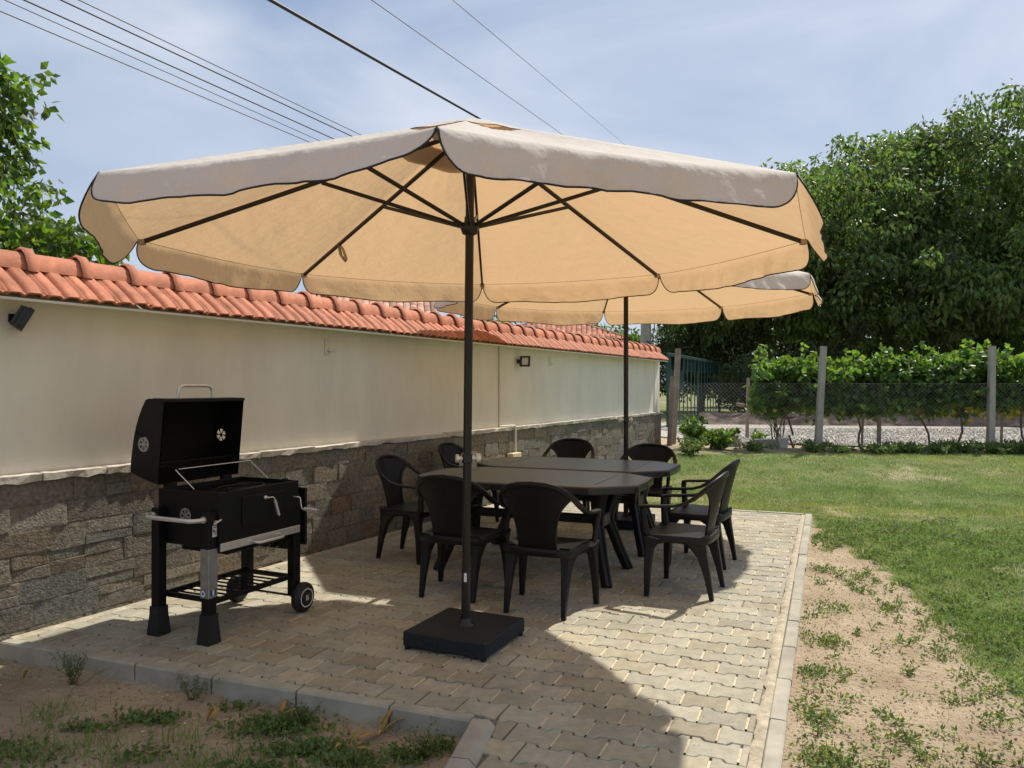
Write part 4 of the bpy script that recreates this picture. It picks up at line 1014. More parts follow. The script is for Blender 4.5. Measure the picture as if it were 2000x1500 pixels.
# ------------------------------------------------------------------ big walnut, right
WK = 1.42
def wb(*b): return tuple(v*WK for v in b)
tree('walnut_tree', (12.4*WK, 23.5*WK, -.1), 'huge leafy walnut tree spreading behind the vine row on the right',
     [wb(0, 0, 5.2, 5.6, 5.2, 3.5), wb(1.8, -1.5, 6.7, 3.9, 4, 2.6), wb(-3.4, -1.8, 5.2, 3.0, 3.2, 2.3), wb(-4.6, -.5, 4.1, 2.4, 3.2, 1.7), wb(3.2, -2.5, 4.1, 4.2, 4.0, 2.3), wb(-1.2, -3.0, 3.8, 3.6, 3.0, 1.5), wb(6.5, 0, 5.4, 4, 4, 3.4), wb(-1.2, -.5, 6.5, 2.6, 3, 2.0), wb(-5.9, .6, 3.5, 1.6, 2.4, 1.1), wb(-4.4, -.2, 5.1, 2.0, 2.2, 1.75), wb(-5.6, .4, 4.6, 1.1, 1.5, 1.3)],
     wb(0.3, 0, 2.4), .36, [wb(-3.5, -2, 4.6)+(.9,), wb(3.2, -1.5, 5.4)+(.9,), wb(-.5, -2.6, 6.5)+(1,), wb(.5, 2, 7.4)+(1,), wb(2.0, -3.0, 3.8)+(.95,), wb(-5.5, 0, 3.9)+(.85,), wb(5.6, -1, 5.0)+(.9,)],
     .27, .46, M['walnut'], 2700, 50, .66, droop=.95, shell_in=.58, lo=.42, hi=1.7)
# second dark tree masses behind the vines and gate
tree('evergreen_tree', (8.9, 36, .2), 'dull olive green tree behind the green gate', [(0, 0, 3.3, 2.2, 2.4, 2.0), (-.9, 0, 2.2, 1.4, 2, 1.6), (1.2, -.5, 2.2, 1.8, 2, 1.7), (.3, 0, 4.4, 1.3, 1.5, 1.0)], (0, 0, 2.2), .18, [(1, 0, 3.6, .9), (-1, 0, 3.2, .9)], .17, .5, M['darkleaf'], 520, 46, .38, droop=.1, lo=.7, hi=1.6)
tree('laurel_bush', (9.0, 28.0, .2), 'dark rounded bush between the gate and the vine row', [(0, 0, 1.3, 1.5, 1.2, 1.2), (.8, 0, .9, 1.4, 1.2, .9), (2.6, .6, 1.6, 1.5, 1.1, 1.4)], (0, 0, 1.2), .06, [(.6, 0, 1.6, .8), (-.6, 0, 1.5, .8)], .13, .45, M['darkleaf'], 300, 46, .33, droop=.1, lo=.5, hi=1.2, cat='bush')
tree('shade_tree', (22, 43, .2), 'dark tree closing the view under the walnut crown', [(0, 0, 3.6, 7.0, 2.5, 3.4), (-6.5, 0, 2.4, 5, 2.2, 2.3), (7, 0, 3, 6, 2, 3.2)], (0, 0, 2.6), .2, [(2, 0, 4, .9), (-2, 0, 4, .9)], .34, .5, M['darkleaf'], 1000, 48, .85, droop=.3, lo=.45, hi=1.1)
# ------------------------------------------------------------------ left fruit tree beyond the wall
tree('apricot_tree', (-5.15, 7.1, 0), 'bright green fruit tree rising behind the left end of the garden wall',
     [(.15, .1, 3.15, .75, .7, 1.05), (.50, .0, 4.15, .24, .3, .52), (.10, .0, 3.95, .30, .3, .42), (.55, .05, 2.55, .85, .7, .50), (.95, .1, 2.68, .50, .4, .38), (-.6, 0, 3.0, .8, .8, 1.0), (.2, 0, 2.25, 1.1, .7, .45)],
     (0, 0, 2.0), .07, [(.42, 0, 4.0, .9), (-.3, .1, 3.7, .9), (1.2, .1, 2.75, .9), (.7, -.1, 3.2, .9), (-.7, 0, 3.3, .9)],
     .102, .72, M['fruit'], 460, 18, .17, droop=.6, shell_in=.2, lo=.45, hi=1.35)
tw_ = MB(); lp = []; ld = []
tt = thing('fruit_branch', (-4.2, 6.6, 2.1), 'drooping leafy twig hanging over the ridge tiles under the parasol edge', 'branch')
branch(tw_, curve_pts((-1.2, .5, .1), (.98, -.2, .30), 8, .2, .02), .012, .003, 5); tw_.ob('twig', M['bark'], tt)
for i in range(75):
    f = rng.uniform(.25, 1); lp.append((-1.2+2.18*f+rng.normal(0, .05), .5-.7*f+rng.normal(0, .05), .12+.2*f+rng.normal(0, .035))); ld.append(rng.normal(0, .5, 3)+(0, 0, -.8))
link('foliage', leaves_mesh('foliage', np.array(lp), np.array(ld), .088, .62, M['fruit'], tint_rand(len(lp), .7, 1.3)), tt)

# ------------------------------------------------------------------ vine row, fence, drive, gate
F0, F1, F2, F3 = np.array((3.12, 15.35)), np.array((5.62, 14.05)), np.array((8.68, 13.85)), np.array((11.9, 13.7))
def gzz(x, y): return float(gz(x, y))
def on_fence(px):
    m = (px-1000)/1490
    for a, b in ((F0, F1), (F1, F2), (F2, F3)):
        d = b-a; den = d[0]-m*d[1]; t = (m*a[1]-a[0])/den
        if 0 <= t <= 1.0001 or (b is F3 and t >= 0): return a+d*t
def vines():
    def vine(x, y, wd, label, trunk_dx, nleaf=2300, yellow=.05, top=1.9, bot=.60):
        z = gzz(x, y); t = thing('grape_vine', (x, y, z), label, 'grape vine', 0, 'grape vines trained along the wire fence')
        mb = MB(); branch(mb, curve_pts((trunk_dx, -.15, -.05), (0, 0, 1.0), 6, .45), .022, .016, 7)
        for s_ in (-1, 1): branch(mb, curve_pts((0, 0, .95), (s_*wd*.45, 0, 1.25), 4, .4, .1), .016, .008, 5)
        mb.ob('trunk', M['bark'], t)
        k = 165; c = np.stack([rng.uniform(-wd/2, wd/2, k), rng.normal(0, .20, k), rng.uniform(bot+.18, top-.22, k)-z*.0], 1)
        c[:, 2] += .12*noise2(c[:, 0]*4+x*3, c[:, 0]*0+x); P, d, idx = clumps(c, .17*rng.uniform(.7, 1.3, k), nleaf//k)
        sh = rng.integers(5, 9); 
        for _ in range(sh):     # upright shoots above the row
            q = rng.uniform(-wd/2, wd/2); h = rng.uniform(.08, .38); m_ = 11; P = np.concatenate([P, np.stack([q+rng.normal(0, .03, m_), rng.normal(0, .06, m_), top-.2+np.linspace(0, 1, m_)*h], 1)]); d = np.concatenate([d, rng.normal(size=(m_, 3))])
        for _ in range(4):      # hanging shoots
            q = rng.uniform(-wd/2, wd/2); h = rng.uniform(.05, .22); m_ = 8; P = np.concatenate([P, np.stack([q+rng.normal(0, .03, m_), rng.normal(0, .06, m_), bot+.12-np.linspace(0, 1, m_)*h], 1)]); d = np.concatenate([d, rng.normal(size=(m_, 3))])
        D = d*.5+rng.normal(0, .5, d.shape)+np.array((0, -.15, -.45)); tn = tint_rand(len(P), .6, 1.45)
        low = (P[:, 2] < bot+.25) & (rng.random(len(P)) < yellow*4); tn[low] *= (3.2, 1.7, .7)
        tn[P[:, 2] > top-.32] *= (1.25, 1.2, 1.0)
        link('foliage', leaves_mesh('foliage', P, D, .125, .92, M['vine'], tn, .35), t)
    labs = ['leafy grape vine at the left end of the row, beside the small stake', 'leafy grape vine just right of the first concrete fence post', 'leafy grape vine between the two concrete posts, behind the thin grey stake',
            'tall leafy grape vine with yellow lower leaves left of the second concrete post', 'leafy grape vine right of the second concrete post at the picture edge', 'leafy grape vine farthest right, beyond the picture edge']
    for (px, wd, dx, ye, top), lab in zip(((1540, 1.35, .05, .03, 1.86), (1668, 1.2, .08, .03, 1.80), (1775, 1.15, .45, .06, 1.86), (1880, 1.2, -.15, .12, 1.97), (1990, 1.2, .1, .14, 1.88), (2110, 1.3, 0, .1, 1.88)), labs):
        p = on_fence(px); d = .55; vine(p[0]*(1+d/14), p[1]+d, wd, lab, dx, 2800, ye, top)
vines()
def fence():
    t = thing('wire_fence', (0, 0, 0), 'chain link fence on leaning concrete posts between lawn and gravel drive', 'fence')
    for p, h, lx in ((F1, 1.93, .12), (F2, 1.93, .04), (F3, 1.95, .05)):
        z = gzz(*p); MB().sweep([(p[0], p[1], z-.2), (p[0]+lx*.5, p[1], z+h*.5), (p[0]+lx, p[1], z+h)], [.062, .058, .052], [.055, .052, .047], (1, 0, 0), n=8, p=7, smooth=False).ob('concrete_post', M['concrete'], t)
    # wire mesh: two families of zigzag wires
    mb = MB(); H = 1.22; st_ = .075
    for a, b in ((F0, F1), (F1, F2), (F2, F3)):
        L_ = float(np.linalg.norm(b-a)); d = (b-a)/L_; k = int(L_/st_)
        V = []; F = []
        for fam in (1, -1):
            for i in range(-int(H/st_)-1, k+int(H/st_)+1):
                s0 = i*st_; s1 = s0+H; 
                if fam < 0: za, zb = H, 0
                else: za, zb = 0, H
                lo_, hi_ = max(s0, 0), min(s1, L_)
                if hi_ <= lo_: continue
                f = lambda s_: za+(zb-za)*(s_-s0)/H
                pts = []
                for s_ in (lo_, (lo_+hi_)/2, hi_): q = a+d*s_; pts.append(Vector((q[0], q[1]-.045+(.004*fam), gzz(q[0], q[1])+.02+f(s_))))
                mb.sweep(pts, .0015, .0015, (0, 1, 0), n=3, cap=False, smooth=False)
        for hz in (.02, .62, H+.02):
            pts = [Vector((*(a+d*s_), 0)) for s_ in np.linspace(0, L_, 9)]
            for q in pts: q.z = gzz(q.x, q.y)+hz+.01; q.y -= .045
            mb.sweep(pts, .0022, .0022, (0, 1, 0), n=4, cap=False)
    mb.ob('chain_link', M['wire'], t, kind='stuff')
    # thin stakes standing among the vines
    for px, d, h, lab, m_ in ((1459, 2.6, 1.40, 'grey stake at the left end of the vine row', 'wood'), (1716, .35, 1.30, 'tall thin grey stake in the vine row between the concrete posts', 'wood'), (1683, .4, .70, 'short dark stake under the vines', 'wood'), (1955, .3, .72, 'short thin stake right of the second concrete post', 'wood')):
        p = on_fence(px); p = p*(1+d/14.3); z = gzz(*p); r_ = .035 if px in (1459, 1716) else .02
        MB().sweep([(0, 0, -.1), (.01, 0, h*.5), (.03, 0, h)], r_, r_*.8, (1, 0, 0), n=6, p=5, smooth=False).ob('stake', M[m_], None, label=lab, category='stake', group='stakes in the vine row').location = (p[0], p[1], z)
    # weathered wooden posts by the wall end
    for i, (x, y, h, lx, r_, lab) in enumerate(((3.33, 15.75, 1.98, .10, .06, 'tall weathered wooden post leaning beside the wall end'), (3.18, 15.35, 1.40, .06, .055, 'shorter reddish wooden post against the wall end'))):
        z = gzz(x, y); MB().sweep([(-.02, 0, -.2), (lx*.5, 0, h*.5), (lx, 0, h)], [r_, r_*.95, r_*.9], [r_*.8]*3, (1, 0, 0), n=8, p=4).ob('wooden_post', M['wood'], None, label=lab, category='post', group='wooden posts at the wall end').location = (x, y, z)
fence()
def strip(name, pts, material, dz, **kw):   # ground-following ribbon, pts = [(xl,yl,xr,yr)]
    rows = []
    for a in range(len(pts)-1):
        for i in range(8):
            f = i/8; q = [pts[a][k]*(1-f)+pts[a+1][k]*f for k in range(4)]; rows.append(q)
    rows.append(pts[-1]); G = []
    for x0, y0, x1, y1 in rows: G.append([(x0+(x1-x0)*j/16, y0+(y1-y0)*j/16, gzz(x0+(x1-x0)*j/16, y0+(y1-y0)*j/16)+dz) for j in range(17)])
    return MB().grid(G, 0, True, True).ob(name, material, **kw)
strip('gravel_drive', [(2.4, 24, 3.6, 17.2), (5.0, 24, 5.9, 15.3), (8, 23, 8.0, 14.75), (20, 20.5, 18, 14.6), (40, 19, 40, 14.4)], M['gravel'], .03, kind='structure')
def gravel_stones():
    n = 9000; x = rng.uniform(4, 16, n); y = rng.uniform(15.2, 21, n); z = gz(x, y)+.035; k = 6
    s_ = rng.uniform(.012, .035, n)[:, None]; oct_ = np.array([(1, 0, 0), (0, 1, 0), (-1, 0, 0), (0, -1, 0), (0, 0, .8), (0, 0, -.6)])
    V = np.stack([x, y, z], 1)[:, None, :]+oct_[None]*s_[:, :, None]*rng.uniform(.6, 1.3, (n, 6, 1)); i = np.arange(n)*6
    q = np.concatenate([np.stack([i+a, i+b, i+4], 1) for a, b in ((0, 1), (1, 2), (2, 3), (3, 0))]+[np.stack([i+b, i+a, i+5], 1) for a, b in ((0, 1), (1, 2), (2, 3), (3, 0))])
    link('gravel', fast_mesh('gravel', V.reshape(-1, 3), q, M['gravelstone'], loops=3), kind='stuff')
gravel_stones()
# earth bank and low rubble behind the drive
def bank():
    G = []
    for i in range(60):
        x = 6.0+i*.45; row = []
        for j, (dy, h) in enumerate(((0, 0), (.35, .18), (.8, .32), (1.4, .36), (3.5, .30))):
            y0 = 23.2-.12*(x-6)*.8; row.append((x, y0+dy, gzz(x, y0)+.02+h*(.8+.35*float(noise2(x*2, dy*3)))))
        G.append(row)
    MB().grid(G, 0, True).ob('earth_bank', M['bank'], kind='structure')
M['bank'] = mat('dark_bank_earth', (.16, .11, .08, 1), .95, var=.4, vscale=3, bump=.8, bscale=12, bdist=.05)
bank()
r_ = thing('rubble_wall', (8.0, 24.2, .25), 'low heap of reddish rubble stones right of the green gate', 'rubble wall')
for i in range(26):
    a = rng.uniform(-.9, 2.0); zz_ = rng.uniform(.05, .62); s_ = rng.uniform(.10, .24)
    MB().box((0, 0, 0), (s_*1.8, s_*1.2, s_*.9), Matrix.Rotation(rng.uniform(-.4, .4), 3, 'Z') @ Matrix.Rotation(rng.uniform(-.2, .2), 3, 'Y'), s_*.2).ob('stone', M['stone'], r_, [np.array((.42, .30, .22))*rng.uniform(.7, 1.3)]*24).location = (a, rng.normal(0, .15)-.3, zz_)
def gate():
    a = np.array((4.2, 20.6)); b = np.array((7.9, 29.0)); d = (b-a)/np.linalg.norm(b-a); L_ = float(np.linalg.norm(b-a))
    t = thing('green_gate', (a[0], a[1], .26), 'dark green metal sliding gate beyond the end of the garden wall', 'gate', math.atan2(d[1], d[0]))
    for x in (.04, L_*.5, L_-.04): MB().box((x, 0, 1.07), (.09, .07, 2.0), None, .008).ob('gate_post', M['green'], t)
    for z in (.12, 2.05): MB().box((L_/2, 0, z), (L_-.1, .06, .09), None, .008).ob('rail', M['green'], t)
    for i in range(15):
        x = .35+i*(L_-.7)/14; MB().box((x, .0, 1.08), (.085, .022, 1.86), None, .004).ob('slat', M['green'], t)
    MB().box((L_*.14, .06, 1.55), (L_*.26, .02, .95)).ob('privacy_sheet', M['green'], t)
    MB().box((L_*.5, .06, 1.85), (L_*.9, .02, .42)).ob('top_sheet', M['green'], t)
    MB().box((L_/2, 0, -.04), (L_+.6, .35, .14), None, .02).ob('gate_footing', M['concrete'], t)
gate()
def border_plants():
    # concrete edging blocks
    for i, (px, py, wx) in enumerate(((1425, 862, .34), (1487, 868, .50), (1532, 870, .0))):
        if wx == 0: continue
        x = (px-1000)/1490*15.3; z = gzz(x, 15.3)
        MB().box((0, 0, .08), (wx, .18, .22), Matrix.Rotation(R(-8-6*i), 3, 'Z'), .012).ob('edging_block', M['concrete'], None, label=('short' if i == 0 else 'long')+' concrete edging block under the '+('broad leaved pot plant' if i == 0 else 'grey stake'), category='edging block').location = (x, 15.2-.25*i, z-.03)
    p = (5.25, 14.75); pot = thing('flower_pot', (p[0], p[1], gzz(*p)), 'small white pot at the foot of the thin stemmed shrub', 'flower pot')
    MB().lathe([(.07, 0), (.10, .16), (.11, .17), (.11, .19), (.095, .19), (.09, .15)], 16).ob('pot', M['white'], pot)
    # thin stemmed shrub
    x, y = 5.28, 15.1; z = gzz(x, y); t = thing('multi_stem_shrub', (x, y, z), 'thin multi stemmed shrub fanning out behind the white pot', 'shrub'); mb = MB(); P = []
    for i in range(14):
        q = (rng.uniform(-.38, .28), rng.normal(0, .12), rng.uniform(.8, 1.25)); branch(mb, curve_pts((rng.normal(0, .03), 0, 0), q, 5, .25), .012, .004, 5)
        for _ in range(26): f = rng.uniform(.45, 1.05); P.append((q[0]*f+rng.normal(0, .04), q[1]*f+rng.normal(0, .04), q[2]*f+rng.normal(0, .03)))
    mb.ob('stems', M['bark'], t); P = np.array(P); link('foliage', leaves_mesh('foliage', P, rng.normal(0, 1, P.shape)+(0, 0, .5), .05, .3, M['weed'], tint_rand(len(P))), t)
    def leafy(x, y, h, rad, nst, size, wid, m_, label, cat='plant', grp=None, yellow=0):
        z = gzz(x, y); t = thing('leafy_plant', (x, y, z), label, cat, 0, grp); mb = MB(); P = []; D = []
        for i in range(nst):
            a = rng.uniform(0, 6.28); q = Vector((math.cos(a)*rad*rng.random(), math.sin(a)*rad*rng.random(), h*rng.uniform(.5, 1))); branch(mb, [(0, 0, 0), q*.5+Vector((0, 0, .03)), q], .005, .002, 5)
            for _ in range(14): f = rng.uniform(.25, 1.05); v = q*f; P.append(tuple(v)); D.append(rng.normal(0, .8, 3)+(0, 0, .25))
        mb.ob('stems', M['weed'], t, [(1, 1, 1)]*len(mb.v)); link('leaves', leaves_mesh('leaves', np.array(P), np.array(D), size, wid, m_, tint_rand(len(P), .7, 1.4, yellow)), t)
    leafy(3.45, 14.6, .62, .42, 34, .11, .6, M['vine'], 'broad leafy plant at the foot of the wooden posts')
    leafy(3.95, 14.6, .36, .45, 30, .12, .75, M['vine'], 'bright green leafy plant right of the wooden posts', yellow=.12)
    leafy(3.15, 13.6, .30, .40, 26, .08, .5, M['weed'], 'low leafy plant against the end of the stone base')
    leafy(4.5, 14.25, .16, .5, 30, .08, .4, M['weed'], 'low feathery plant left of the edging blocks')
    leafy(4.95, 15.4, .26, .16, 9, .13, .4, M['vine'], 'pot plant with broad pale leaves on the edging block', yellow=.3)
    for i, (px, h, nn) in enumerate(((1588, .24, 30), (1640, .14, 14), (1700, .20, 22), (1748, .22, 24), (1775, .2, 22), (1822, .16, 16), (1850, .26, 30), (1880, .26, 30), (1925, .2, 22), (1962, .26, 30), (1992, .26, 28), (2040, .26, 28))):
        p = on_fence(px); leafy(p[0]*.985, p[1]-.2-.12*(i % 3), h*.8, .42, nn+6, .10, .26, M['weed'], 'green lily like plant at the fence foot, '+['at the first concrete post', 'small, right of the first post', 'near the short dark stake', 'under the tall thin stake', 'right of the tall thin stake', 'small, by the bent vine trunk', 'left of the second post', 'just left of the second post', 'at the second concrete post', 'right of the second post', 'at the picture edge', 'beyond the picture edge'][i], grp='plants along the fence foot')
border_plants()

# ------------------------------------------------------------------ houses and pole behind the wall
def rooftiles(mb, tl_, p0, ex, ey, nx, ny, w_, l_, tint0):
    for j in range(ny):
        for i in range(nx):
            o = p0+ex*(i*w_)+ey*(j*l_); nn = ex.cross(ey).normalized(); nn = nn if nn.z > 0 else -nn; k = 5; V = []
            for yy, lift in ((0, 0), (l_*1.12, .035)):
                for a in range(k): an = math.pi*a/(k-1); V.append(o+ex*(w_/2-w_/2*math.cos(an))+ey*yy+nn*(.07*math.sin(an)+lift))
            mb.add(V, [(a, a+1, k+a+1, k+a) for a in range(k-1)]); c = np.array(tint0)*rng.uniform(.6, 1.5); tl_ += [list(c)]*len(V)
def house(loc, rot, L_, D_, wall_h, roof_h, label, hip=True, chimney=None, tcol=(1, 1, 1), tiles=(24, 12)):
    t = thing('tiled_house', loc, label, 'house', rot)
    MB().box((0, 0, wall_h/2), (L_-.8, D_-.8, wall_h)).ob('wall', M['housewall'], t)
    hi = (D_/2 if hip else 0); V = [(-L_/2, -D_/2, wall_h), (L_/2, -D_/2, wall_h), (L_/2, D_/2, wall_h), (-L_/2, D_/2, wall_h), (-L_/2+hi, 0, wall_h+roof_h), (L_/2-hi, 0, wall_h+roof_h)]
    mb = MB().add(V, [(0, 1, 5, 4), (2, 3, 4, 5), (1, 2, 5), (3, 0, 4), (3, 2, 1, 0)]); mb.box((0, 0, wall_h-.06), (L_+.02, D_+.02, .10))
    rf = mb.ob('roof', M['oldtile'], t, [(.5, .5, .5)]*len(mb.v))
    m2 = MB(); tl_ = []; nx, ny = tiles
    for (a, b, c, d) in ((0, 1, 5, 4), (1, 2, 5, 5), (3, 0, 4, 4)):
        A_, B_, C_, D__ = Vector(V[a]), Vector(V[b]), Vector(V[c]), Vector(V[d]); le = (B_-A_).length; n_ = max(4, int(le/.24))
        k = ny
        for j in range(k):
            f0, f1 = j/k, (j+1)/k*1.02; l0 = A_.lerp(D__, f0); r0 = B_.lerp(C_, f0); l1 = A_.lerp(D__, f1); wrow = (r0-l0).length
            q = int(wrow/.24)
            if q < 1: continue
            ex = (r0-l0).normalized(); up = ((D__+C_)/2-(A_+B_)/2).normalized(); sl = ((D__+C_)/2-(A_+B_)/2).length/k
            rooftiles(m2, tl_, l0+ex*((wrow-q*.24)/2)+Vector((0, 0, .02)), ex, up, q, 1, .24, sl, tcol)
    m2.ob('roof_tiles', M['oldtile'], rf, tl_, kind='stuff')
    rd = MB()
    for a, b in ((4, 5), (1, 5), (0, 4)): 
        if (Vector(V[a])-Vector(V[b])).length > .2: rd.tube([Vector(V[a])+Vector((0, 0, .05)), Vector(V[b])+Vector((0, 0, .05))], .10, n=7)
    rd.ob('ridge', M['oldtile'], rf, [(.8, .8, .8)]*len(rd.v))
    if chimney:
        c = MB(); cx, cy, cz, ch = chimney; r0 = link('chimney', None, rf, (cx, cy, cz))
        MB().box((0, 0, ch/2), (.66, .6, ch)).ob('chimney_core', M['mortar'], r0) if False else None
        mbk = MB()
        for j in range(int(ch/.08)):
            for i in range(4):
                o = .13 if j % 2 else 0
                mbk.box((-.26+i*.14+.07-o*.3, -.262, j*.08+.04), (.13, .03, .068)); mbk.box((.262, -.2+i*.14, j*.08+.04), (.03, .13, .068)); mbk.box((-.262, -.2+i*.14, j*.08+.04), (.03, .13, .068))
        mbk.box((0, 0, ch/2), (.52, .52, ch)); mbk.box((0, 0, ch+.04), (.66, .66, .08)).ob('brickwork', M['brick'], r0, kind='stuff')
    return t
house((-6.3, 28, 0), R(8), 6.6, 6.0, 3.75, .95, 'old house with weathered pale roof tiles and a brick chimney behind the garden wall', hip=False, chimney=(-.3, -1.0, 4.2, 1.3), tcol=(1.25, 1.55, 1.7), tiles=(24, 9))
house((2.05, 37, 0), R(-6), 6.9, 5.4, 3.5, 1.08, 'house with a red brown hipped tile roof left of the power pole', hip=True, tcol=(1.2, 1.1, 1.05), tiles=(24, 12))
t = thing('low_shed', (.3, 29, 0), 'grey flat roofed shed between the two tiled roofs', 'shed', R(-5))
MB().box((0, 0, 1.75), (1.1, 1.4, 3.5)).ob('wall', M['housewall'], t); MB().box((0, 0, 3.62), (1.5, 1.8, .16), Matrix.Rotation(R(3), 3, 'Y'), .02).ob('roof', M['concrete'], t)
tree('garden_bush', (-1.2, 20.5, .25), 'green bush peeping over the wall between the two roofs', [(0, 0, 2.55, .95, .7, .55), (.85, 0, 2.6, .55, .5, .42), (-.9, 0, 2.5, .7, .5, .45)], (0, 0, 1.8), .06, [(.5, 0, 2.5, .8)], .10, .6, M['fruit'], 110, 34, .22, droop=.2, lo=.6, hi=1.2, cat='bush')
tree('street_tree', (6.4, 44, 0), 'small green tree beside the hipped roof, left of the power pole', [(0, 0, 4.0, 1.0, .9, .9), (-1.5, 0, 4.3, .7, .6, .6), (1.2, 0, 3.2, 1.2, .8, .8)], (0, 0, 3), .1, [(.5, 0, 4, .8)], .2, .6, M['fruit'], 100, 34, .34, droop=.1, lo=.6, hi=1.2)
POLE = Vector((5.62, 32, 0))
t = thing('power_pole', POLE, 'tapered grey concrete power pole rising behind the far end of the wall', 'power pole')
MB().sweep([(0, 0, -.3), (0, 0, 5), (0, 0, 10.9)], [.25, .19, .11], [.22, .17, .10], (1, 0, 0), n=8, p=6, smooth=False).ob('post', M['concrete'], t)
MB().box((0, 0, 9.6), (1.6, .1, .1), None, .01).ob('crossarm', M['concrete'], t); MB().box((0, 0, 6.6), (1.6, .1, .1), None, .01).ob('crossarm', M['concrete'], t)
MB().tube([(.26, -.2, .5), (.25, -.2, 3.6), (.32, -.2, 3.9), (.20, -.18, 6.5)], .022, n=6).ob('riser_cable', M['cable'], t)
MB().box((.05, -.27, 3.25), (.16, .05, .2), None, .01).ob('number_plate', M['cablegrey'], t)
# ------------------------------------------------------------------ overhead cables
def cable(px0, py0, px1, py1, yk, r_, label, m_, sag=.0, nd=6.5, far=None):
    # far end at the power pole, near end passing overhead towards the camera's left
    fx, fy = 1262, yk
    P1 = Vector(((fx-1000)/1490*32, 32, 1.45+(754-fy)/1490*32)) if far is None else Vector(far)
    N0 = Vector(((px0-1000)/1490*nd, nd, 1.45+(754-py0)/1490*nd))
    ext = N0+(N0-P1)*.6; pts = []
    for i in range(41): f = i/40; pts.append(ext.lerp(P1, f)+Vector((0, 0, -sag*4*f*(1-f))))
    MB().sweep(pts, r_, r_, (0, 0, 1), n=6).ob('overhead_cable', M[m_], None, label=label, category='cable', group='overhead cables')
cable(-10, 17, 590, 275, 556, .006, 'lowest thin grey wire of the bundle crossing the upper left sky', 'cablegrey')
cable(10, 0, 610, 272, 560, .0045, 'fine wire second from below in the upper left bundle', 'cable')
cable(48, 0, 650, 270, 545, .0075, 'dark wire in the middle of the upper left bundle', 'cable')
cable(120, 0, 685, 265, 535, .0075, 'dark wire fourth from below in the upper left bundle', 'cable')
cable(155, 0, 702, 262, 530, .0055, 'topmost grey wire of the upper left bundle', 'cablegrey')
cable(567, 0, 965, 238, 410, .016, 'thick black cable descending to the parasol top', 'cable', .10)
cable(727, 0, 1095, 262, 378, .0045, 'thin wire right of the thick black cable', 'cablegrey')
cable(885, 0, 1220, 282, 317, .0035, 'thinnest wire, farthest right in the sky', 'cablegrey')

# ------------------------------------------------------------------ lawn, weeds, pebbles, dry plants
def blades(name, x, y, h, wd, material, tint, lean=.5):
    n = len(x); z = gz(x, y); a = rng.uniform(0, 6.283, n); b = rng.uniform(0, 6.283, n); ln = h*lean*rng.random(n)
    base = np.stack([x, y, z-.004], 1); s_ = np.stack([np.cos(a), np.sin(a), 0*a], 1)*wd[:, None]*.5; tip = np.stack([np.cos(b)*ln, np.sin(b)*ln, h], 1)
    V = np.stack([base-s_, base+s_, base+tip*.55+s_*.8-np.array((0, 0, 1))*0, base+tip, ], 1).reshape(-1, 3); i = np.arange(n)*4
    q = np.stack([i, i+1, i+2, i+3], 1); return link(name, fast_mesh(name, V, q, material, np.repeat(tint, 4, axis=0)), kind='stuff')
def lawn():
    X = []; Y = []
    for (y0, y1, x1, n) in ((2.7, 5, 4.2, 90000), (5, 7.5, 6, 110000), (7.5, 10.5, 8.3, 105000), (10.5, 13.6, 10.5, 80000)):
        x = rng.uniform(-.5, x1, n); y = rng.uniform(y0, y1, n); X.append(x); Y.append(y)
    x = np.concatenate(X); y = np.concatenate(Y)
    side = (x-W0[0])*WN[0]+(y-W0[1])*WN[1] > .02
    u = x*U[0]+y*U[1]; v = x*Vv[0]+y*Vv[1]; patio_ = (u < U_R+.01) & (v < V_F+.01)
    keep = (rng.random(len(x)) < turf(x, y)*1.05) & side & ~patio_ & (np.abs(x/np.maximum(y, .1)) < .74); x, y = x[keep], y[keep]; n = len(x)
    h = rng.uniform(.014, .036, n)*(1+.35*noise2(x*2, y*2, 4)); wd = rng.uniform(.003, .0065, n)*(1+.06*y)
    dry = smooth01((noise2(x*.9, y*1.2, 12)+.05)/.7); t = tint_rand(n, .65, 1.35)*(1+.24*noise2(x*3.1, y*3.1, 31)+.12*noise2(x*9, y*9, 7))[:, None]
    t[:, 0] *= 1+.30*dry; t[:, 1] *= 1+.08*dry
    k = rng.random(n) < .04+.14*dry; t[k] *= (1.6, 1.3, 1.9)
    blades('grass', x, y, h, wd, M['grass'], t, 1.1)
lawn()
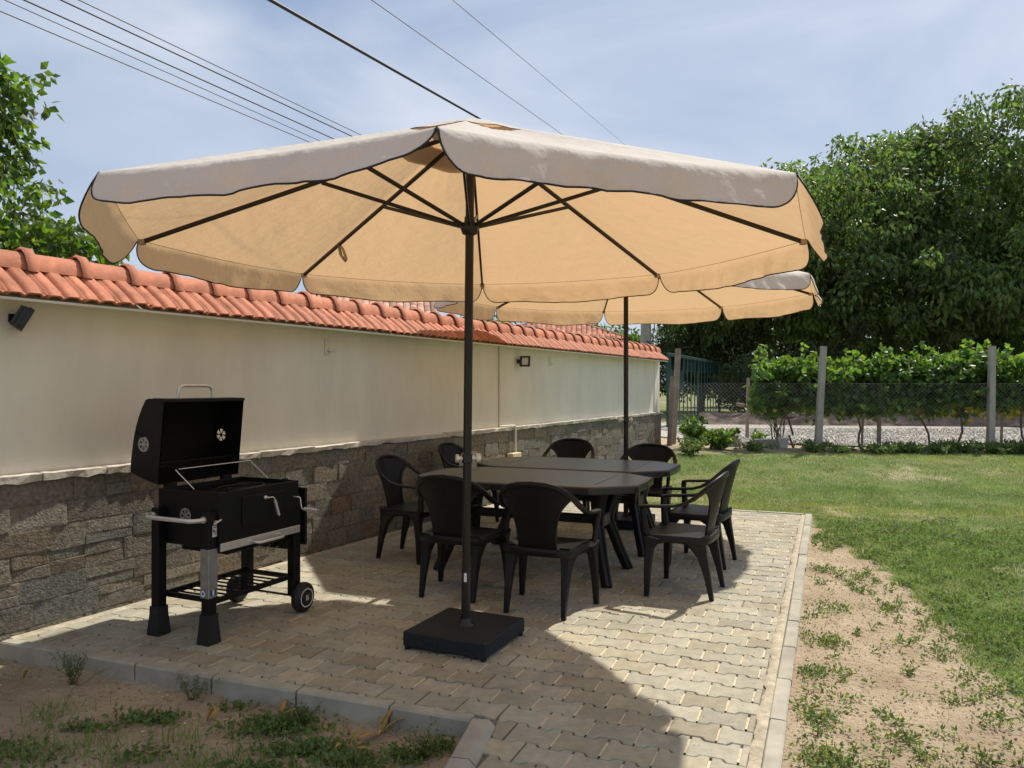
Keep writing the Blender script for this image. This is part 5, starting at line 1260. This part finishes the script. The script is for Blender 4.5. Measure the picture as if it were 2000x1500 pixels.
def weeds():
    # broad-leaved ground cover along the turf edge and scattered in the soil
    def patch(cx, cy, rx, ry, n, size, P, D):
        a = rng.normal(0, .42, n)*rx; b = rng.normal(0, .42, n)*ry; x = cx+a; y = cy+b; P.append(np.stack([x, y, gz(x, y)+rng.uniform(.002, .034, n)], 1)); D.append(rng.normal(0, 1, (n, 3))+(0, 0, .35))
    def ok(P):      # keep off the paving
        x, y = P[:, 0], P[:, 1]; u = x*U[0]+y*U[1]; v = x*Vv[0]+y*Vv[1]; b = (x-PK0[0])*PKn[0]+(y-PK0[1])*PKn[1]; a = (x-FK0[0])*FKn[0]+(y-FK0[1])*FKn[1]
        return ~((u < U_R+.012) & (((a > -.03)) | (b > -.02)) & (v < V_F))
    P, D = [], []
    for _ in range(1500):
        y = rng.uniform(2.6, 8.4); x = rng.uniform(1.5, 6.5); bx = np.interp(y, SY, SX)
        if x > bx+.02 and x < bx+1.6+rng.random()*1.2: patch(x, y, .10, .08, 22, .02, P, D)
    P = np.concatenate(P); D = np.concatenate(D); k = ok(P); P, D = P[k], D[k]
    link('ground_cover', leaves_mesh('ground_cover', P, D, .028, .6, M['weed'], tint_rand(len(P), .6, 1.4)), kind='stuff')
    P, D = [], []       # right soil strip
    for _ in range(420):
        y = 2.6+4.9*rng.random()**1.3; bx = np.interp(y, SY, SX); kx = uv(U_R, 0)[0]+(y-uv(U_R, 0)[1])*.414; x = rng.uniform(kx+.03, bx+.03)
        if noise2(x*2.3, y*2.3, 21) > -.30: patch(x, y, rng.uniform(.02, .09), rng.uniform(.02, .07), int(3+40*rng.random()**2), .02, P, D)
    for (cx, cy, rx, ry, n) in ((1.22, 2.95, .14, .2, 420), (1.35, 3.35, .12, .1, 220), (1.55, 3.9, .12, .12, 200), (1.8, 4.35, .15, .15, 260), (1.62, 3.15, .15, .05, 110), (2.1, 3.55, .2, .05, 110), (2.5, 6.1, .16, .12, 160), (2.1, 5.0, .2, .2, 200)): patch(cx, cy, rx, ry, n, .02, P, D)
    P = np.concatenate(P); D = np.concatenate(D); k = ok(P); P, D = P[k], D[k]
    link('soil_weeds', leaves_mesh('soil_weeds', P, D, .026, .42, M['weed'], tint_rand(len(P), .6, 1.5, .08, (1.9, 1.3, .9))), kind='stuff')
    P, D = [], []       # left bed
    for (cx, cy, rx, ry, n) in ((-2.1, 3.05, .25, .10, 160), (-1.6, 2.8, .3, .06, 110), (-.98, 3.22, .26, .12, 900), (-.80, 3.02, .28, .09, 700), (-1.55, 3.30, .20, .08, 380), (-1.78, 3.2, .2, .05, 140), (-.62, 2.93, .18, .06, 330), (-.95, 2.86, .30, .05, 260), (-1.4, 2.98, .3, .07, 140), (-.42, 2.98, .14, .08, 200), (-.28, 3.02, .10, .08, 120), (-1.9, 2.95, .3, .12, 200), (-1.25, 3.45, .15, .05, 80)): patch(cx*1.07, cy*1.07-.02, rx, ry, n, .02, P, D)
    P = np.concatenate(P); D = np.concatenate(D); k = ok(P); P, D = P[k], D[k]
    link('bed_weeds', leaves_mesh('bed_weeds', P, D, .027, .6, M['weed'], tint_rand(len(P), .7, 1.4)), kind='stuff')
    # thin grassy weeds in the left bed
    cx = [(-2.05, 2.98), (-1.85, 3.0), (-1.5, 2.92), (-1.2, 2.86), (-1.05, 2.9), (-1.7, 3.05), (-2.0, 3.3), (-.55, 2.8), (-1.35, 3.1)]; x = []; y = []
    for a, b in cx: n = 90; x.append(a*1.07+rng.normal(0, .08, n)); y.append(b*1.07+rng.normal(0, .05, n))
    x = np.concatenate(x); y = np.concatenate(y); blades('thin_grass', x, y, rng.uniform(.03, .10, len(x)), np.full(len(x), .0045), M['grass'], tint_rand(len(x), .7, 1.4), .9)
weeds()
def dry_stalks():
    n = 26000; x = rng.uniform(-3.0, 3.4, n); y = rng.uniform(2.6, 8.0, n); L = side_left(x, y); u = x*U[0]+y*U[1]
    k = ((L > .95) & (rng.random(n) < .5*(.5+noise2(x*3, y*3, 41)))) | ((u > U_R+.02) & (turf(x, y) < .6) & (rng.random(n) < .55+.5*noise2(x*4, y*4, 43))); x, y = x[k], y[k]; n = len(x)
    t = tint_rand(n, .6, 1.3); d = rng.random(n) < .62; t[d] *= (2.0, 1.25, 1.7); blades('dry_grass', x, y, rng.uniform(.006, .028, n), rng.uniform(.0018, .0038, n), M['grass'], t, 2.2)
dry_stalks()
def pebbles():
    n = 60000; x = rng.uniform(-2.9, 3.3, n); y = rng.uniform(2.55, 7.3, n); L = side_left(x, y); u = x*U[0]+y*U[1]; k = (L > .95) | ((u > U_R+.02) & (turf(x, y) < .3)); x, y = x[k], y[k]; n = len(x)
    s_ = (.0014+.0070*rng.random(n)**6)[:, None]; z = gz(x, y)+s_[:, 0]*.3; oct_ = np.array([(1, 0, 0), (0, 1, 0), (-1, 0, 0), (0, -1, 0), (0, 0, .8), (0, 0, -.6)])
    V = np.stack([x, y, z], 1)[:, None, :]+oct_[None]*s_[:, :, None]*rng.uniform(.6, 1.3, (n, 6, 1)); i = np.arange(n)*6
    q = np.concatenate([np.stack([i+a, i+b, i+4], 1) for a, b in ((0, 1), (1, 2), (2, 3), (3, 0))]+[np.stack([i+b, i+a, i+5], 1) for a, b in ((0, 1), (1, 2), (2, 3), (3, 0))])
    t = np.repeat(tint_rand(n, .5, 1.5), 6, axis=0); link('pebbles', fast_mesh('pebbles', V.reshape(-1, 3), q, M['soilstone'], t, loops=3), kind='stuff')
pebbles()
def paving_grit():
    n = 5200; u = U_R-.09-rng.random(n)**2.2*.55; v = rng.uniform(1.8, 8.8, n); k = rng.random(n) < .35; u[k] = rng.uniform(-3.6, U_R-.1, k.sum())
    x = u*U[0]+v*Vv[0]; y = u*U[1]+v*Vv[1]; ok = ((x-W0[0])*WN[0]+(y-W0[1])*WN[1] > .05) & ((x-FK0[0])*FKn[0]+(y-FK0[1])*FKn[1] > .07); x, y = x[ok], y[ok]; n = len(x)
    s_ = (.0008+.0030*rng.random(n)**4)[:, None]; z = .001+s_[:, 0]*.3; oct_ = np.array([(1, 0, 0), (0, 1, 0), (-1, 0, 0), (0, -1, 0), (0, 0, .7), (0, 0, -.6)])
    V = np.stack([x, y, z], 1)[:, None, :]+oct_[None]*s_[:, :, None]*rng.uniform(.6, 1.3, (n, 6, 1)); i = np.arange(n)*6
    q = np.concatenate([np.stack([i+a, i+b, i+4], 1) for a, b in ((0, 1), (1, 2), (2, 3), (3, 0))]+[np.stack([i+b, i+a, i+5], 1) for a, b in ((0, 1), (1, 2), (2, 3), (3, 0))])
    link('paving_grit', fast_mesh('paving_grit', V.reshape(-1, 3), q, M['soilstone'], np.repeat(tint_rand(n, .4, 1.3), 6, axis=0), loops=3), kind='stuff')
paving_grit()
def dry_plant(x, y, n, h, label, seed):
    rs = random.Random(seed); x *= 1.06; y *= 1.06; z = gzz(x, y); t = thing('dry_lily', (x, y, z), label, 'dry plant', 0, 'withered yellow leaf plants in the soil bed')
    for i in range(n):
        a = rs.uniform(0, 6.28); l = h*rs.uniform(.7, 1.2); up = rs.uniform(.25, 1.1); pts = []; ws = []
        for j in range(7): f = j/6; pts.append((math.cos(a)*l*f*(1.2-up*.5), math.sin(a)*l*f*(1.2-up*.5), max(.004, l*up*math.sin(f*2.2)*.8))); ws.append(.002+.011*math.sin(f*math.pi)**.8)
        MB().sweep(pts, ws, .0008, (-math.sin(a), math.cos(a), 0), n=6).ob('leaf', M['dryleaf'], t)
dry_plant(-.55, 3.20, 5, .12, 'withered yellow plant standing near the right end of the soil bed', 1)
dry_plant(-.66, 3.05, 3, .10, 'withered leaf lying beside the standing yellow plant', 2)
dry_plant(-1.02, 3.36, 4, .09, 'yellow leaf tuft against the front kerb, middle of the bed', 3)
dry_plant(-1.33, 3.33, 4, .10, 'yellow leaves fallen in front of the green weed patch', 4)
dry_plant(-2.42, 3.78, 3, .07, 'small dry leaf tuft in the left corner of the bed', 5)
def twiggy(x, y, h, n, label):
    x *= 1.03; y *= 1.03; z = gzz(x, y); t = thing('wild_weed', (x, y, z), label, 'weed', 0, 'wiry weeds along the front kerb'); mb = MB(); P = []
    for i in range(n):
        q = Vector((rng.normal(0, h*.45), rng.normal(0, h*.3), h*rng.uniform(.5, 1.1))); branch(mb, curve_pts((rng.normal(0, .01), 0, 0), q, 4, .3), .0016, .0007, 4)
        for _ in range(16): f = rng.uniform(.3, 1.05); P.append(tuple(q*f+Vector(tuple(rng.normal(0, .008, 3)))))
    mb.ob('stems', M['weed'], t, [(1.2, .8, .8)]*len(mb.v)); P = np.array(P); link('leaves', leaves_mesh('leaves', P, rng.normal(0, 1, P.shape)+(0, 0, .5), .017, .3, M['weed'], tint_rand(len(P), .5, 1.1)), t)
twiggy(-2.18, 3.80, .17, 22, 'wiry dark weed against the left part of the front kerb')
twiggy(-1.52, 3.62, .12, 14, 'thin dark weed beside the yellow leaves at the kerb')
twiggy(-.92, 3.33, .11, 26, 'bushy grey green weed at the middle of the kerb')
twiggy(-.36, 3.07, .14, 22, 'loose green weed by the corner of the two kerbs')
